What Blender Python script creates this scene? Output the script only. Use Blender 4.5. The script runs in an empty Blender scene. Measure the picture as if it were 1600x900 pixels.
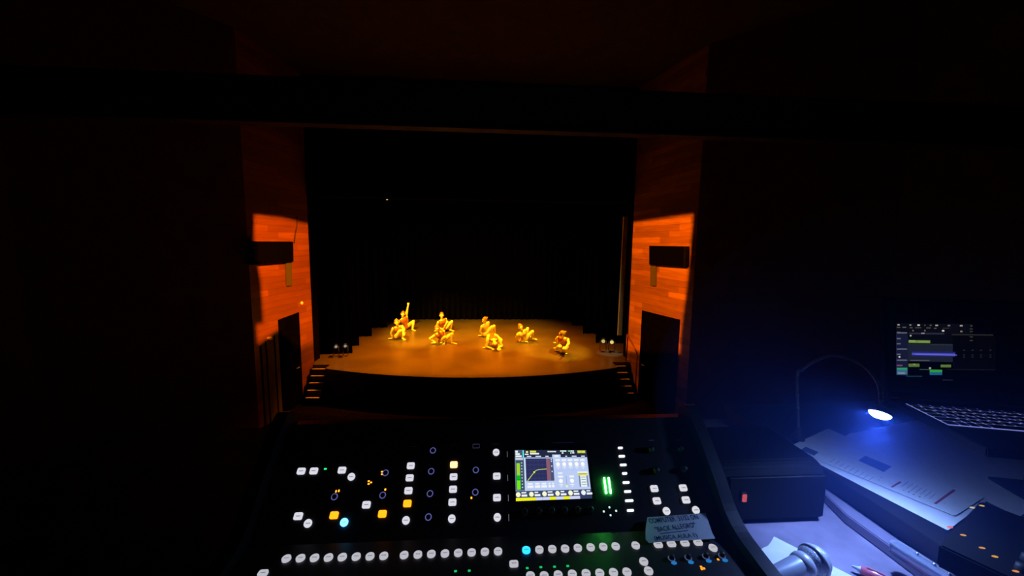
import bpy, bmesh, math, random
from math import radians, sin, cos, pi
from mathutils import Vector, Matrix
random.seed(7)
SC = bpy.context.scene
COL = SC.collection

# ------------------------------------------------------------------ camera, world, exposure
HC = 3.6                       # eye height above the stage floor (stage floor is z = 0)
FPX = 610.0
YAW, PITCH, ROLL = radians(4), radians(6.4), radians(.7)
Fv = Vector((sin(YAW)*cos(PITCH), cos(YAW)*cos(PITCH), -sin(PITCH)))
R0 = Vector((cos(YAW), -sin(YAW), 0)); U0 = R0.cross(Fv)
Rv = R0*cos(ROLL)+U0*sin(ROLL); Uv = U0*cos(ROLL)-R0*sin(ROLL)
CAM = Vector((0, 0, HC))
cd = bpy.data.cameras.new('camera'); cam = bpy.data.objects.new('camera', cd); COL.objects.link(cam)
cd.sensor_width = 36; cd.lens = 36*FPX/1600; cd.clip_start = .02; cd.clip_end = 200
m = Matrix((Rv, Uv, -Fv)).transposed().to_4x4(); m.translation = CAM
cam.matrix_world = m
SC.camera = cam
SC.view_settings.view_transform = 'Standard'; SC.view_settings.look = 'None'
SC.view_settings.gamma = 1; SC.view_settings.use_curve_mapping = False
SC.view_settings.exposure = 0
w = bpy.data.worlds.new('world'); SC.world = w; w.use_nodes = True
w.node_tree.nodes['Background'].inputs[0].default_value = (.55, .6, 1, 1)
w.node_tree.nodes['Background'].inputs[1].default_value = .0006
SC.cycles.use_denoising = True
SC.cycles.max_bounces = 8
SC.cycles.volume_bounces = 0
SC.cycles.sample_clamp_indirect = 3

AMBER = (1, .185, .0005)
AMBER2 = (1, .40, .008)
def lamp(name, kind, loc, energy, color, parent=None, target=None, **kw):
    d = bpy.data.lights.new(name, kind); d.energy = energy; d.color = color
    for k, v in kw.items(): setattr(d, k, v)
    o = bpy.data.objects.new(name, d); COL.objects.link(o); o.location = loc
    if target is not None:
        o.rotation_euler = (Vector(target)-Vector(loc)).to_track_quat('-Z', 'Y').to_euler()
    return o
# stage lanterns' light (fixtures hang out of sight above the border)
lamp('stage_light', 'SPOT', (-1.6, 12.9, 6.6), 9600, AMBER, target=(-1.3, 12.6, 0), spot_size=radians(88), spot_blend=1.0, shadow_soft_size=.12)
lamp('stage_light', 'SPOT', (1.3, 13.9, 6.6), 5200, AMBER, target=(.4, 13.6, 0), spot_size=radians(90), spot_blend=1.0, shadow_soft_size=.12)
lamp('front_light', 'SPOT', (-3.6, 9.4, 5.2), 12500, AMBER2, target=(-2.2, 15.4, .4), spot_size=radians(32), spot_blend=.8, shadow_soft_size=.1)
lamp('front_light', 'SPOT', (.4, 9.4, 5.2), 6600, AMBER2, target=(.8, 15.0, .3), spot_size=radians(36), spot_blend=.8, shadow_soft_size=.1)
lamp('front_light', 'SPOT', (3.6, 9.6, 4.9), 4600, AMBER2, target=(2.5, 12.7, .4), spot_size=radians(26), spot_blend=.6, shadow_soft_size=.1)

lamp('strip_fill_light', 'SPOT', (4.17, 12.34, 6.4), 900, (1, .95, .5), target=(4.2, 12.50, 1.8), spot_size=radians(9), spot_blend=.7, shadow_soft_size=.03)  # added spot without a known source, brightens the pale portal strip

# ------------------------------------------------------------------ pixel -> world helpers (known planes only)
def ray(px, py): return Fv + Rv*((px-800)/FPX) + Uv*((450-py)/FPX)
def at_z(px, py, z): d = ray(px, py); return CAM + d*((z-HC)/d.z)
def at_y(px, py, y): d = ray(px, py); return CAM + d*(y/d.y)
def at_pl(px, py, P, n): d = ray(px, py); return CAM + d*(n.dot(P-CAM)/n.dot(d))

# ------------------------------------------------------------------ materials
def s2l(c):
    c = c/255.0
    return c/12.92 if c <= .04045 else ((c+.055)/1.055)**2.4
_M = {}
def mat(name, rgb, rough=.6, metal=0, spec=.5, **kw):
    if name in _M: return _M[name]
    M = bpy.data.materials.new(name); M.use_nodes = True
    b = M.node_tree.nodes['Principled BSDF']
    b.inputs['Base Color'].default_value = (*rgb, 1); b.inputs['Roughness'].default_value = rough
    b.inputs['Metallic'].default_value = metal; b.inputs['Specular IOR Level'].default_value = spec
    for k, v in kw.items(): b.inputs[k].default_value = v
    _M[name] = M
    return M
def noisy(M, scale=30, amt=.35, bump=0, dist=.002):
    """procedural variation of the base colour, and optional bump"""
    nt = M.node_tree; b = nt.nodes['Principled BSDF']
    c = b.inputs['Base Color'].default_value[:]
    tc = nt.nodes.new('ShaderNodeTexCoord'); n = nt.nodes.new('ShaderNodeTexNoise'); n.inputs['Scale'].default_value = scale
    n.inputs['Detail'].default_value = 6
    nt.links.new(tc.outputs['Object'], n.inputs['Vector'])
    r = nt.nodes.new('ShaderNodeValToRGB')
    r.color_ramp.elements[0].position = .3; r.color_ramp.elements[1].position = .7
    r.color_ramp.elements[0].color = (*[x*(1-amt) for x in c[:3]], 1); r.color_ramp.elements[1].color = (*[min(1, x*(1+amt)) for x in c[:3]], 1)
    nt.links.new(n.outputs['Fac'], r.inputs['Fac']); nt.links.new(r.outputs[0], b.inputs['Base Color'])
    if bump:
        bp = nt.nodes.new('ShaderNodeBump'); bp.inputs['Strength'].default_value = bump; bp.inputs['Distance'].default_value = dist
        nt.links.new(n.outputs['Fac'], bp.inputs['Height']); nt.links.new(bp.outputs[0], b.inputs['Normal'])
    return M
def emit(r, g, b, k=1.0, lin=False):
    key = f'glow_{r}_{g}_{b}_{k}'
    if key in _M: return _M[key]
    M = bpy.data.materials.new(key); M.use_nodes = True; nt = M.node_tree
    nt.nodes.remove(nt.nodes['Principled BSDF'])
    e = nt.nodes.new('ShaderNodeEmission')
    e.inputs[0].default_value = (r, g, b, 1) if lin else (s2l(r), s2l(g), s2l(b), 1)
    e.inputs[1].default_value = k
    nt.links.new(e.outputs[0], nt.nodes['Material Output'].inputs[0])
    _M[key] = M
    return M

BLACK = noisy(mat('black_paint', (.012, .012, .013), .7), 20, .3)
DKWALL = noisy(mat('dark_wall', (.03, .022, .02), .9), 3, .3)
DKRED = noisy(mat('dark_red_wall', (.09, .03, .02), .85), 3, .25)
DRAPE = noisy(mat('black_drape', (.004, .004, .004), 1, spec=.0), 8, .4, .3, .01)
PANEL = noisy(mat('console_panel', (.02, .02, .024), .42), 200, .2, .1, .0004)
PLASTIC = mat('black_plastic', (.012, .012, .014), .35)
RUBBER = mat('black_rubber', (.01, .01, .01), .6)
GREYPL = mat('grey_plastic', (.09, .09, .11), .35)
CHROME = mat('satin_nickel', (.75, .78, .82), .28, 1)
STEEL = mat('steel', (.5, .5, .52), .35, 1)
TABLE = noisy(mat('table_laminate', (.24, .20, .27), .5), 14, .3)
RISER = noisy(mat('riser_laminate', (.008, .008, .011), .5), 14, .3)
PAPER = noisy(mat('paper', (.80, .80, .79), .85), 60, .04, .15, .001)
PAPERB = noisy(mat('tape_paper', (.62, .62, .60), .85), 40, .06)
INK = mat('ink', (.03, .03, .05), .7)
OLIVE = mat('pale_strip', (.06, .06, .045), .7)
STRIP = mat('portal_strip', (.85, .85, .6), .6)

# ------------------------------------------------------------------ mesh helpers
class MB:
    def __init__(s): s.bm = bmesh.new(); s.mats = []
    def mi(s, M):
        if M not in s.mats: s.mats.append(M)
        return s.mats.index(M)
    def face(s, pts, M):
        f = s.bm.faces.new([s.bm.verts.new(p) for p in pts]); f.material_index = s.mi(M); return f
    def _add(s, geom, M):
        i = s.mi(M)
        for v in geom:
            for f in v.link_faces: f.material_index = i
    def box(s, c, size, M, rot=None, bevel=0, seg=2):
        mt = Matrix.Translation(Vector(c)) @ (rot.to_4x4() if rot is not None else Matrix()) @ Matrix.Diagonal((*size, 1))
        t = bmesh.new(); bmesh.ops.create_cube(t, size=1, matrix=mt)
        if bevel: bmesh.ops.bevel(t, geom=t.edges[:], offset=bevel, segments=seg, affect='EDGES')
        s.merge(t, M)
    def merge(s, t, M):
        i = s.mi(M); mp = {}
        for v in t.verts: mp[v] = s.bm.verts.new(v.co)
        for f in t.faces:
            try: g = s.bm.faces.new([mp[v] for v in f.verts])
            except ValueError: continue
            g.material_index = i; g.smooth = f.smooth
        t.free()
    def prism(s, poly, d, M, bevel=0):
        """polygon (list of Vectors, planar) extruded by vector d"""
        t = bmesh.new(); d = Vector(d)
        a = [t.verts.new(p) for p in poly]; b = [t.verts.new(Vector(p)+d) for p in poly]
        n = len(poly); t.faces.new(a); t.faces.new(b[::-1])
        for i in range(n): t.faces.new([a[i], b[i], b[(i+1) % n], a[(i+1) % n]])
        bmesh.ops.recalc_face_normals(t, faces=t.faces[:])
        if bevel: bmesh.ops.bevel(t, geom=t.edges[:], offset=bevel, segments=2, affect='EDGES')
        s.merge(t, M)
    def lathe(s, c, axis, prof, M, n=24, smooth=True):
        """prof: list of (distance along axis, radius)"""
        ax = Vector(axis).normalized(); q = ax.to_track_quat('Z', 'Y').to_matrix()
        t = bmesh.new(); rings = []
        for h, r in prof:
            if r < 1e-6: rings.append([t.verts.new(Vector(c)+ax*h)]); continue
            rings.append([t.verts.new(Vector(c)+q@Vector((r*cos(2*pi*k/n), r*sin(2*pi*k/n), h))) for k in range(n)])
        for A, B in zip(rings, rings[1:]):
            for k in range(n):
                k2 = (k+1) % n
                if len(A) == 1 and len(B) == 1: continue
                if len(A) == 1: f = t.faces.new([A[0], B[k], B[k2]])
                elif len(B) == 1: f = t.faces.new([A[k], A[k2], B[0]])
                else: f = t.faces.new([A[k], A[k2], B[k2], B[k]])
                f.smooth = smooth
        bmesh.ops.recalc_face_normals(t, faces=t.faces[:])
        s.merge(t, M)
    def cyl(s, a, b, r, M, r2=None, n=20):
        a = Vector(a); b = Vector(b); L = (b-a).length; r2 = r if r2 is None else r2
        s.lathe(a, b-a, [(0, 0), (0, r), (L, r2), (L, 0)], M, n, False)
    def cap(s, a, r1, b, r2, M, n=14):
        a = Vector(a); b = Vector(b); L = (b-a).length
        if L < 1e-5: b = a+Vector((0, 0, 1e-4)); L = 1e-4
        pr = [(-r1*cos(t), r1*sin(t)) for t in [i*pi/12 for i in range(0, 7)]] + [(L+r2*sin(t), r2*cos(t)) for t in [i*pi/12 for i in range(0, 7)]]
        pr[0] = (-r1, 0); pr[-1] = (L+r2, 0)
        s.lathe(a, b-a, pr, M, n)
    def ball(s, c, r, M, sc=(1, 1, 1), rot=None, n=16):
        t = bmesh.new(); mt = Matrix.Translation(Vector(c)) @ (rot.to_4x4() if rot is not None else Matrix()) @ Matrix.Diagonal((*[r*k for k in sc], 1))
        bmesh.ops.create_uvsphere(t, u_segments=n, v_segments=max(8, n*2//3), radius=1, matrix=mt)
        for f in t.faces: f.smooth = True
        s.merge(t, M)
    def tube(s, pts, r, M, n=10, closed=False):
        pts = [Vector(p) for p in pts]; t = bmesh.new(); rings = []; N = len(pts); up = None
        for i, p in enumerate(pts):
            if closed: d = (pts[(i+1) % N]-pts[i-1]).normalized()
            else: d = (pts[min(i+1, N-1)]-pts[max(i-1, 0)]).normalized()
            if up is None: up = d.orthogonal().normalized()
            up = (up-d*up.dot(d)).normalized(); sd = d.cross(up)
            rr = r[i] if isinstance(r, (list, tuple)) else r
            rings.append([t.verts.new(p+(up*cos(2*pi*k/n)+sd*sin(2*pi*k/n))*rr) for k in range(n)])
        last = N if closed else N-1
        for i in range(last):
            A, B = rings[i], rings[(i+1) % N]
            for k in range(n):
                f = t.faces.new([A[k], A[(k+1) % n], B[(k+1) % n], B[k]]); f.smooth = True
        if not closed: t.faces.new(rings[0]); t.faces.new(rings[-1][::-1])
        bmesh.ops.recalc_face_normals(t, faces=t.faces[:])
        s.merge(t, M)
    def build(s, name, parent=None, **tags):
        me = bpy.data.meshes.new(name); s.bm.to_mesh(me); s.bm.free()
        for M in s.mats: me.materials.append(M)
        o = bpy.data.objects.new(name, me); COL.objects.link(o)
        if parent is not None: o.parent = parent; o.matrix_parent_inverse = parent.matrix_world.inverted()
        for k, v in tags.items(): o[k] = v
        return o
def bez(P, n=24):
    """Catmull-Rom through points"""
    P = [Vector(p) for p in P]; Q = [P[0]*2-P[1]]+P+[P[-1]*2-P[-2]]; out = []
    for i in range(1, len(Q)-2):
        for k in range(n):
            t = k/n; a, b, c, d = Q[i-1], Q[i], Q[i+1], Q[i+2]
            out.append(.5*((2*b)+(c-a)*t+(2*a-5*b+4*c-d)*t*t+(3*b-a-3*c+d)*t**3))
    out.append(P[-1]); return out
def thing(name, loc, label, category, group=None, rot=0):
    o = bpy.data.objects.new(name, None); COL.objects.link(o); o.location = loc; o.rotation_euler = (0, 0, rot)
    o.matrix_world = Matrix.Translation(Vector(loc)) @ Matrix.Rotation(rot, 4, 'Z')
    o['label'] = label; o['category'] = category
    if group: o['group'] = group
    return o
def clone(root, matrix, label, group=None):
    r = root.copy(); COL.objects.link(r); r.matrix_world = matrix; r['label'] = label
    if group: r['group'] = group
    for ch in [c for c in bpy.data.objects if c.parent == root]:
        c = ch.copy(); COL.objects.link(c); c.parent = r
        for g in [q for q in bpy.data.objects if q.parent == ch]:
            d = g.copy(); COL.objects.link(d); d.parent = c
    return r
ST = dict(kind='structure')

# ------------------------------------------------------------------ the theatre shell
def wood_mat(name, board, c1, c2, c3):
    M = bpy.data.materials.new(name); M.use_nodes = True; nt = M.node_tree; b = nt.nodes['Principled BSDF']
    b.inputs['Roughness'].default_value = .5
    tc = nt.nodes.new('ShaderNodeTexCoord'); sp = nt.nodes.new('ShaderNodeSeparateXYZ')
    nt.links.new(tc.outputs['Object'], sp.inputs[0])
    # row index -> random per row tone, stretched grain
    cb = nt.nodes.new('ShaderNodeCombineXYZ')
    def mth(op, a, bb=None):
        n = nt.nodes.new('ShaderNodeMath'); n.operation = op
        for i, v in enumerate((a, bb)):
            if v is None: continue
            if isinstance(v, (int, float)): n.inputs[i].default_value = v
            else: nt.links.new(v, n.inputs[i])
        return n.outputs[0]
    row = mth('FLOOR', mth('DIVIDE', sp.outputs['Z'], board))
    col = mth('FLOOR', mth('DIVIDE', mth('ADD', sp.outputs['Y'], mth('MULTIPLY', row, .37)), 1.9))
    nt.links.new(row, cb.inputs[0]); nt.links.new(col, cb.inputs[1])
    wn = nt.nodes.new('ShaderNodeTexWhiteNoise'); wn.noise_dimensions = '3D'; nt.links.new(cb.outputs[0], wn.inputs['Vector'])
    mp = nt.nodes.new('ShaderNodeMapping'); mp.inputs['Scale'].default_value = (1.4, 1.4, 14)
    nt.links.new(tc.outputs['Object'], mp.inputs['Vector'])
    gr = nt.nodes.new('ShaderNodeTexNoise'); gr.inputs['Scale'].default_value = 1.2; gr.inputs['Detail'].default_value = 5
    nt.links.new(mp.outputs[0], gr.inputs['Vector'])
    mx = mth('ADD', mth('MULTIPLY', wn.outputs['Value'], .45), mth('MULTIPLY', gr.outputs['Fac'], .6))
    r = nt.nodes.new('ShaderNodeValToRGB'); e = r.color_ramp.elements
    e[0].position = .25; e[0].color = (*c1, 1); e[1].position = .85; e[1].color = (*c3, 1)
    x = e.new(.55); x.color = (*c2, 1)
    nt.links.new(mx, r.inputs['Fac'])
    fr = mth('FRACT', mth('DIVIDE', sp.outputs['Z'], board))
    seam = mth('GREATER_THAN', fr, .05)
    mul = nt.nodes.new('ShaderNodeMixRGB'); mul.blend_type = 'MULTIPLY'; mul.inputs[0].default_value = .55
    nt.links.new(r.outputs[0], mul.inputs[1]); nt.links.new(seam, mul.inputs[2])
    nt.links.new(mul.outputs[0], b.inputs['Base Color'])
    return M
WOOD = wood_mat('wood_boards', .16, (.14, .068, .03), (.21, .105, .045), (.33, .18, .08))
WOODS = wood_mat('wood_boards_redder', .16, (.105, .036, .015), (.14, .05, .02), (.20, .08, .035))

FLOORM = bpy.data.materials.new('stage_floor_vinyl'); FLOORM.use_nodes = True
nt = FLOORM.node_tree; b = nt.nodes['Principled BSDF']
b.inputs['Roughness'].default_value = .33; b.inputs['Specular IOR Level'].default_value = .35
tc = nt.nodes.new('ShaderNodeTexCoord'); n1 = nt.nodes.new('ShaderNodeTexNoise'); n1.inputs['Scale'].default_value = .7; n1.inputs['Detail'].default_value = 8
nt.links.new(tc.outputs['Object'], n1.inputs['Vector'])
r = nt.nodes.new('ShaderNodeValToRGB'); r.color_ramp.elements[0].color = (.060, .058, .055, 1); r.color_ramp.elements[1].color = (.090, .087, .082, 1)
r.color_ramp.elements[0].position = .35; r.color_ramp.elements[1].position = .65
nt.links.new(n1.outputs['Fac'], r.inputs[0]); nt.links.new(r.outputs[0], b.inputs['Base Color'])

# stage floor with curved apron front
arc = []
def apron_y(x): return 10.27+.046*(x+.1)**2
xs = [-4.55+i*.25 for i in range(0, 34)] + [3.95]
poly = [Vector((x, apron_y(x), 0)) for x in xs] + [Vector((3.95, 11.55, 0)), Vector((4.5, 11.55, 0)), Vector((4.5, 11.75, 0)), Vector((9, 11.75, 0)), Vector((9, 18.6, 0)), Vector((-9, 18.6, 0)), Vector((-9, 11.75, 0)), Vector((-5.05, 11.75, 0)), Vector((-5.05, 11.55, 0)), Vector((-4.55, 11.55, 0))]
b_ = MB(); b_.prism(poly, (0, 0, -.12), FLOORM); b_.build('floor_stage', **ST)
b_ = MB()
fr = [Vector((x, apron_y(x)+.06, -.12)) for x in xs]
b_.prism(fr+[Vector((3.9, 11.6, -.12)), Vector((-4.5, 11.6, -.12))], (0, 0, -.83), BLACK); b_.build('wall_stage_front', **ST)
b_ = MB(); b_.box((0, 6.2, -1.05), (22, 13, .2), noisy(mat('auditorium_carpet', (.003, .002, .002), .95, spec=0), 12, .4)); b_.build('floor_auditorium', **ST)
b_ = MB(); b_.box((0, 18.9, 4), (20, .2, 10), DRAPE); b_.build('wall_back', **ST)
# proscenium: side piers and header
b_ = MB(); b_.box((-7.1, 12.0, 3.6), (3.95, .5, 9.4), DRAPE); b_.build('wall_portal_left', **ST)
b_ = MB(); b_.box((6.6, 12.0, 3.6), (4.1, .5, 9.4), DRAPE); b_.build('wall_portal_right', **ST)
b_ = MB(); b_.box((0, 12.0, 6.6), (10.2, .5, 3.4), DRAPE); b_.build('wall_portal_header', **ST)
b_ = MB(); b_.box((0, 15.4, 8.3), (20, 7, .2), BLACK); b_.build('ceiling_stage', **ST)
b_ = MB(); b_.box((-9.1, 15.4, 4), (.2, 7, 8.6), BLACK); b_.build('wall_stage_left', **ST)
b_ = MB(); b_.box((9.1, 15.4, 4), (.2, 7, 8.6), BLACK); b_.build('wall_stage_right', **ST)

# splayed wooden side walls
LP0 = Vector((-5.09, 11.75, 0)); LP1 = Vector((-5.46, 9.45, 0))
RP0 = Vector((4.50, 11.75, 0)); RP1 = Vector((5.08, 9.15, 0))
def wall_slab(A, B, z0, z1, t, M, name):
    d = (B-A); n = Vector((d.y, -d.x, 0)).normalized()
    if n.x*A.x < 0: n = -n
    q = MB(); q.prism([A+Vector((0, 0, z0)), B+Vector((0, 0, z0)), B+Vector((0, 0, z1)), A+Vector((0, 0, z1))], n*t, M)
    return q.build(name, **ST)
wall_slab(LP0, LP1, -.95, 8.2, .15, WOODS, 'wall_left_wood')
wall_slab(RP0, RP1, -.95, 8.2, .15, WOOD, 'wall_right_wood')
wall_slab(LP1+Vector((-.002, 0, 0)), Vector((-7.69, 6.8, 0)), -.95, 8.2, .15, DKRED, 'wall_left_front')
wall_slab(RP1+Vector((.002, 0, 0)), Vector((7.49, 6.5, 0)), -.95, 8.2, .15, DKRED, 'wall_right_front')
wall_slab(Vector((-7.6, 6.9, 0)), Vector((-8.2, 1.4, 0)), -.95, 8.2, .15, DKWALL, 'wall_left')
wall_slab(Vector((7.4, 6.6, 0)), Vector((8.2, 1.4, 0)), -.95, 8.2, .15, DKWALL, 'wall_right')
b_ = MB(); b_.box((0, 6.6, 8.3), (20, 10.4, .2), DKWALL); b_.build('ceiling_auditorium', **ST)
# booth at the rear of the house
b_ = MB(); b_.box((0, .1, HC-1.42), (5.6, 2.7, .1), DKWALL); b_.build('floor_booth', **ST)
b_ = MB(); b_.box((0, 1.40, (HC-.95-.95)/2), (16.4, .12, HC-.95+.95), BLACK); b_.build('wall_booth_front', **ST)
b_ = MB(); b_.box((0, -1.3, HC-.1), (5.6, .1, 2.7), DKWALL); b_.build('wall_booth_back', **ST)
b_ = MB(); b_.box((-2.85, .1, HC-.1), (.1, 2.7, 2.7), BLACK); b_.build('wall_booth_left', **ST)
b_ = MB(); b_.box((2.85, .1, HC-.1), (.1, 2.7, 2.7), BLACK); b_.build('wall_booth_right', **ST)
b_ = MB(); b_.box((0, .1, HC+1.3), (5.6, 2.7, .1), BLACK); b_.build('ceiling_booth', **ST)
HZ = mat('header_edge', (.012, .012, .016), .6)
b_ = MB(); z1 = at_y(950, 150, 1.45).z; z0 = at_y(950, 208, 1.45).z
b_.box((0, 1.45, (z0+z1)/2), (5.7, .05, z1-z0), BLACK)
b_.box((0, 1.44, z1+.004), (5.7, .06, .012), HZ, bevel=.004)
b_.box((0, 1.44, z0-.004), (5.7, .06, .010), HZ, bevel=.004)
b_.build('trim_1', **ST)

# things on the splayed walls: positions measured along each wall
RW = (RP1-RP0).normalized(); RN = Vector((-RW.y, RW.x, 0)); RN = RN if RN.x < 0 else -RN
LW = (LP1-LP0).normalized(); LN = Vector((-LW.y, LW.x, 0)); LN = LN if LN.x > 0 else -LN
def onR(px, py): return at_pl(px, py, RP0, RN)
def onL(px, py): return at_pl(px, py, LP0, LN)
DOORM = noisy(mat('door_dark', (.0012, .001, .001), .9, spec=.0), 6, .3)
def door(pxs, f, n, name, zb):
    a, b2 = f(*pxs[0]), f(*pxs[1])
    q = MB(); e = n*.03
    q.prism([a+e*0+n*.002, b2+n*.002, Vector((b2.x, b2.y, zb))+n*.002, Vector((a.x, a.y, zb))+n*.002], e, DOORM)
    # raised frame
    o = q.build(name, **ST)
    h = MB(); u = (b2-a); u.z = 0; u.normalize()
    p = Vector((a.x, a.y, zb+1.05))+u*.12+n*.05
    h.cyl(p, p+u*.14, .012, STEEL); h.cyl(p, p-n*.02, .012, STEEL); h.build('door_handle', o)
    return o
door([(1004.5, 485), (1063, 499.5)], onR, RN, 'door_1', -.94)
door([(465.5, 488), (434, 500)], onL, LN, 'door_2', -.94)

# black box loudspeakers with grey brackets
def wall_speaker(f, n, px, label, br, side):
    P0 = RP0 if side > 0 else LP0
    fp = lambda x, y, h: at_pl(x, y, P0+n*h, n)
    F = [fp(*p, .15) for p in px]
    c = sum(F, Vector())/4
    root = thing('wall_speaker', (c.x, c.y, F[2].z), label, 'loudspeaker', 'black loudspeakers on the wooden side walls')
    q = MB(); q.prism(F, -n*.147, DRAPE, bevel=.008); q.build('cabinet', root)
    G = [p.lerp(c, .05)+n*.001 for p in F]
    q = MB(); q.prism(G, n*.008, noisy(mat('speaker_cloth', (.0012, .0012, .0012), 1, spec=.0), 300, .5), bevel=.003); q.build('grille', root)
    B4 = [fp(*p, .06) for p in br]
    q = MB(); q.prism(B4, -n*.05, mat('bracket_grey', (.045, .05, .035), .8), bevel=.006); q.build('bracket', root, label='grey olive bracket plate hanging under the speaker')
    return root
wall_speaker(onR, RN, [(1014, 384), (1070, 385), (1069.5, 417), (1014, 413.5)], 'black box loudspeaker on the brighter orange wood wall right of the stage', [(1016, 412), (1024.5, 412.5), (1023.5, 447), (1015.5, 446.5)], 1)
wall_speaker(onL, LN, [(397, 377), (458.5, 377.5), (459, 409), (397.5, 413.5)], 'black box loudspeaker on the darker red wood wall left of the stage', [(447.5, 408), (456.5, 407.5), (457, 446.5), (449.5, 447)], -1)
# thin cable running up the left wooden wall
q = MB(); q.tube(bez([onL(463, 338)+LN*.02, onL(463, 352)+LN*.02, onL(460, 366)+LN*.03, onL(458, 380)+LN*.04], 8), .014, RUBBER)
q.build('speaker_cable', label='thin black cable running down the left wood wall to the speaker', category='cable')
# little white sensor and small lit lamp on the left wall
c = onL(471, 473.5)
root = thing('wall_sensor', c, 'tiny white round sensor on the left wood wall below the speaker', 'sensor')
q = MB(); q.lathe(c+LN*.002, LN, [(0, 0), (0, .05), (.015, .05), (.03, .04), (.035, 0)], mat('white_plastic', (.9, .9, .85), .4)); q.build('housing', root)
q = MB(); q.ball(c+LN*.04, .012, emit(235, 200, 170, 1.0)); q.build('indicator_light', root)
c = onL(419.5, 528)
root = thing('wall_lamp', c, 'small pale wall lamp left of the dark door on the left wood wall', 'lamp')
q = MB(); q.box(c+LN*.03, (.10, .10, .05), mat('pale_metal', (.6, .55, .45), .5), bevel=.01); q.build('housing', root)
q = MB(); q.box(c+LN*.05-Vector((0, 0, .03)), (.07, .11, .015), mat('lamp_lens', (.8, .75, .6), .3)); q.build('lens', root)
# pale upright panel beside the left door
a, b2 = onL(406, 539), onL(432, 517)
q = MB(); zb = -.94
for i in range(4):
    t0, t1 = i/4+.02, (i+1)/4-.02
    p0, p1 = a.lerp(b2, t0), a.lerp(b2, t1)
    q.prism([p0+LN*.003, p1+LN*.003, Vector((p1.x, p1.y, zb))+LN*.003, Vector((p0.x, p0.y, zb))+LN*.003], LN*(.05 if i % 2 else .03), OLIVE)
q.build('folding_screen', label='pale upright folding panel standing left of the dark door on the left wall', category='screen')

# legs (side drapes) and borders on stage: pleated cloth
def drape(x_in, x_out, y, z0, z1, name, label, cat, grp):
    q = MB(); n = int(abs(x_out-x_in)/.05); pts = []
    for i in range(n+1):
        x = x_in+(x_out-x_in)*i/n
        pts.append(Vector((x, y+.05*sin(i*1.15)+.02*sin(i*.37), z0)))
    q2 = q.bm; i0 = q.mi(DRAPE); lo = [q2.verts.new(p) for p in pts]; hi = [q2.verts.new(Vector((p.x, p.y, z1))) for p in pts]
    for i in range(n):
        f = q2.faces.new([lo[i], lo[i+1], hi[i+1], hi[i]]); f.material_index = i0; f.smooth = True
    o = q.build(name, label=label, category=cat, group=grp)
    md = o.modifiers.new('thick', 'SOLIDIFY'); md.thickness = .02
    return o
ords = ['nearest the audience', 'second from the audience', 'third from the audience', 'deepest on stage']
for i, (x, y) in enumerate([(-4.30, 12.75), (-4.38, 13.7), (-4.34, 15.1), (-4.15, 16.7)]):
    drape(x, -7.5, y, .01, 7.5, 'stage_leg_curtain', f'black pleated side curtain left of the dancers, {ords[i]}', 'curtain', 'black curtains left of the stage')
for i, (x, y) in enumerate([(4.12, 13.9), (4.02, 15.4), (3.92, 17.0)]):
    drape(x, 7.5, y, .01, 7.5, 'stage_leg_curtain', f'black pleated side curtain right of the dancers, {ords[i if i < 2 else 3]}', 'curtain', 'black curtains right of the stage')
drape(-8, 8, 18.45, .01, 8.0, 'backdrop_curtain', 'full-width black curtain closing the rear of the stage behind the dancers', 'curtain', 'rear curtain')

# narrow pale strip at the right portal
A = at_y(978, 338, 12.5); B_ = at_y(968.5, 524, 12.5)
q = MB(); q.prism([A+Vector((-.075, 0, 0)), A+Vector((.075, 0, 0)), B_+Vector((.07, 0, 0)), B_+Vector((-.07, 0, 0))], (0, .05, 0), STRIP)
q.build('trim_2', **ST)

# stage steps with pale nosings
def steps(x0, x1, yz, label):
    root = thing('stage_steps', ((x0+x1)/2, yz[-1][0], -.95), label, 'stairs', None)
    for i, (y, z) in enumerate(yz):
        x0 += .012; x1 += .012 if x0 > 0 else 0
        q = MB(); q.box(((x0+x1)/2, (y+11.54)/2, (z-.004-.95)/2), (x1-x0, 11.54-y, z-.004+.95), BLACK); q.build('step', root)
        q = MB(); q.box(((x0+x1)/2, y+.02, z+.003), (x1-x0-.04, .04, .012), mat('nosing', (.6, .6, .58), .5), bevel=.003); q.build('nosing', root, label='pale grey anti-slip nosing')
    return root
steps(3.99, 4.36, [(11.42, -.10), (11.28, -.26), (11.14, -.42), (10.99, -.58), (10.84, -.74)], 'black stage steps with pale edges at the right end of the stage front')
steps(-5.06, -4.60, [(11.42, -.10), (11.28, -.26), (11.14, -.42), (10.99, -.58), (10.84, -.74)], 'black stage steps in near darkness at the left end of the stage front')
root = thing('handrail', (4.35, 10.6, -.9), 'slim dark handrail sloping down beside the stage steps against the orange wood wall', 'handrail')
A = onR(984, 522)+RN*.10; B_ = onR(1001, 552)+RN*.12
q = MB(); q.tube([A, B_], .02, mat('rail_brown', (.12, .04, .02), .4)); q.build('rail', root)
for p in (A, B_):
    q = MB(); q.tube([p, Vector((p.x, p.y, -.94 if p is B_ else -.02))], .016, mat('rail_brown', (.12, .04, .02), .4)); q.build('post', root)

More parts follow.
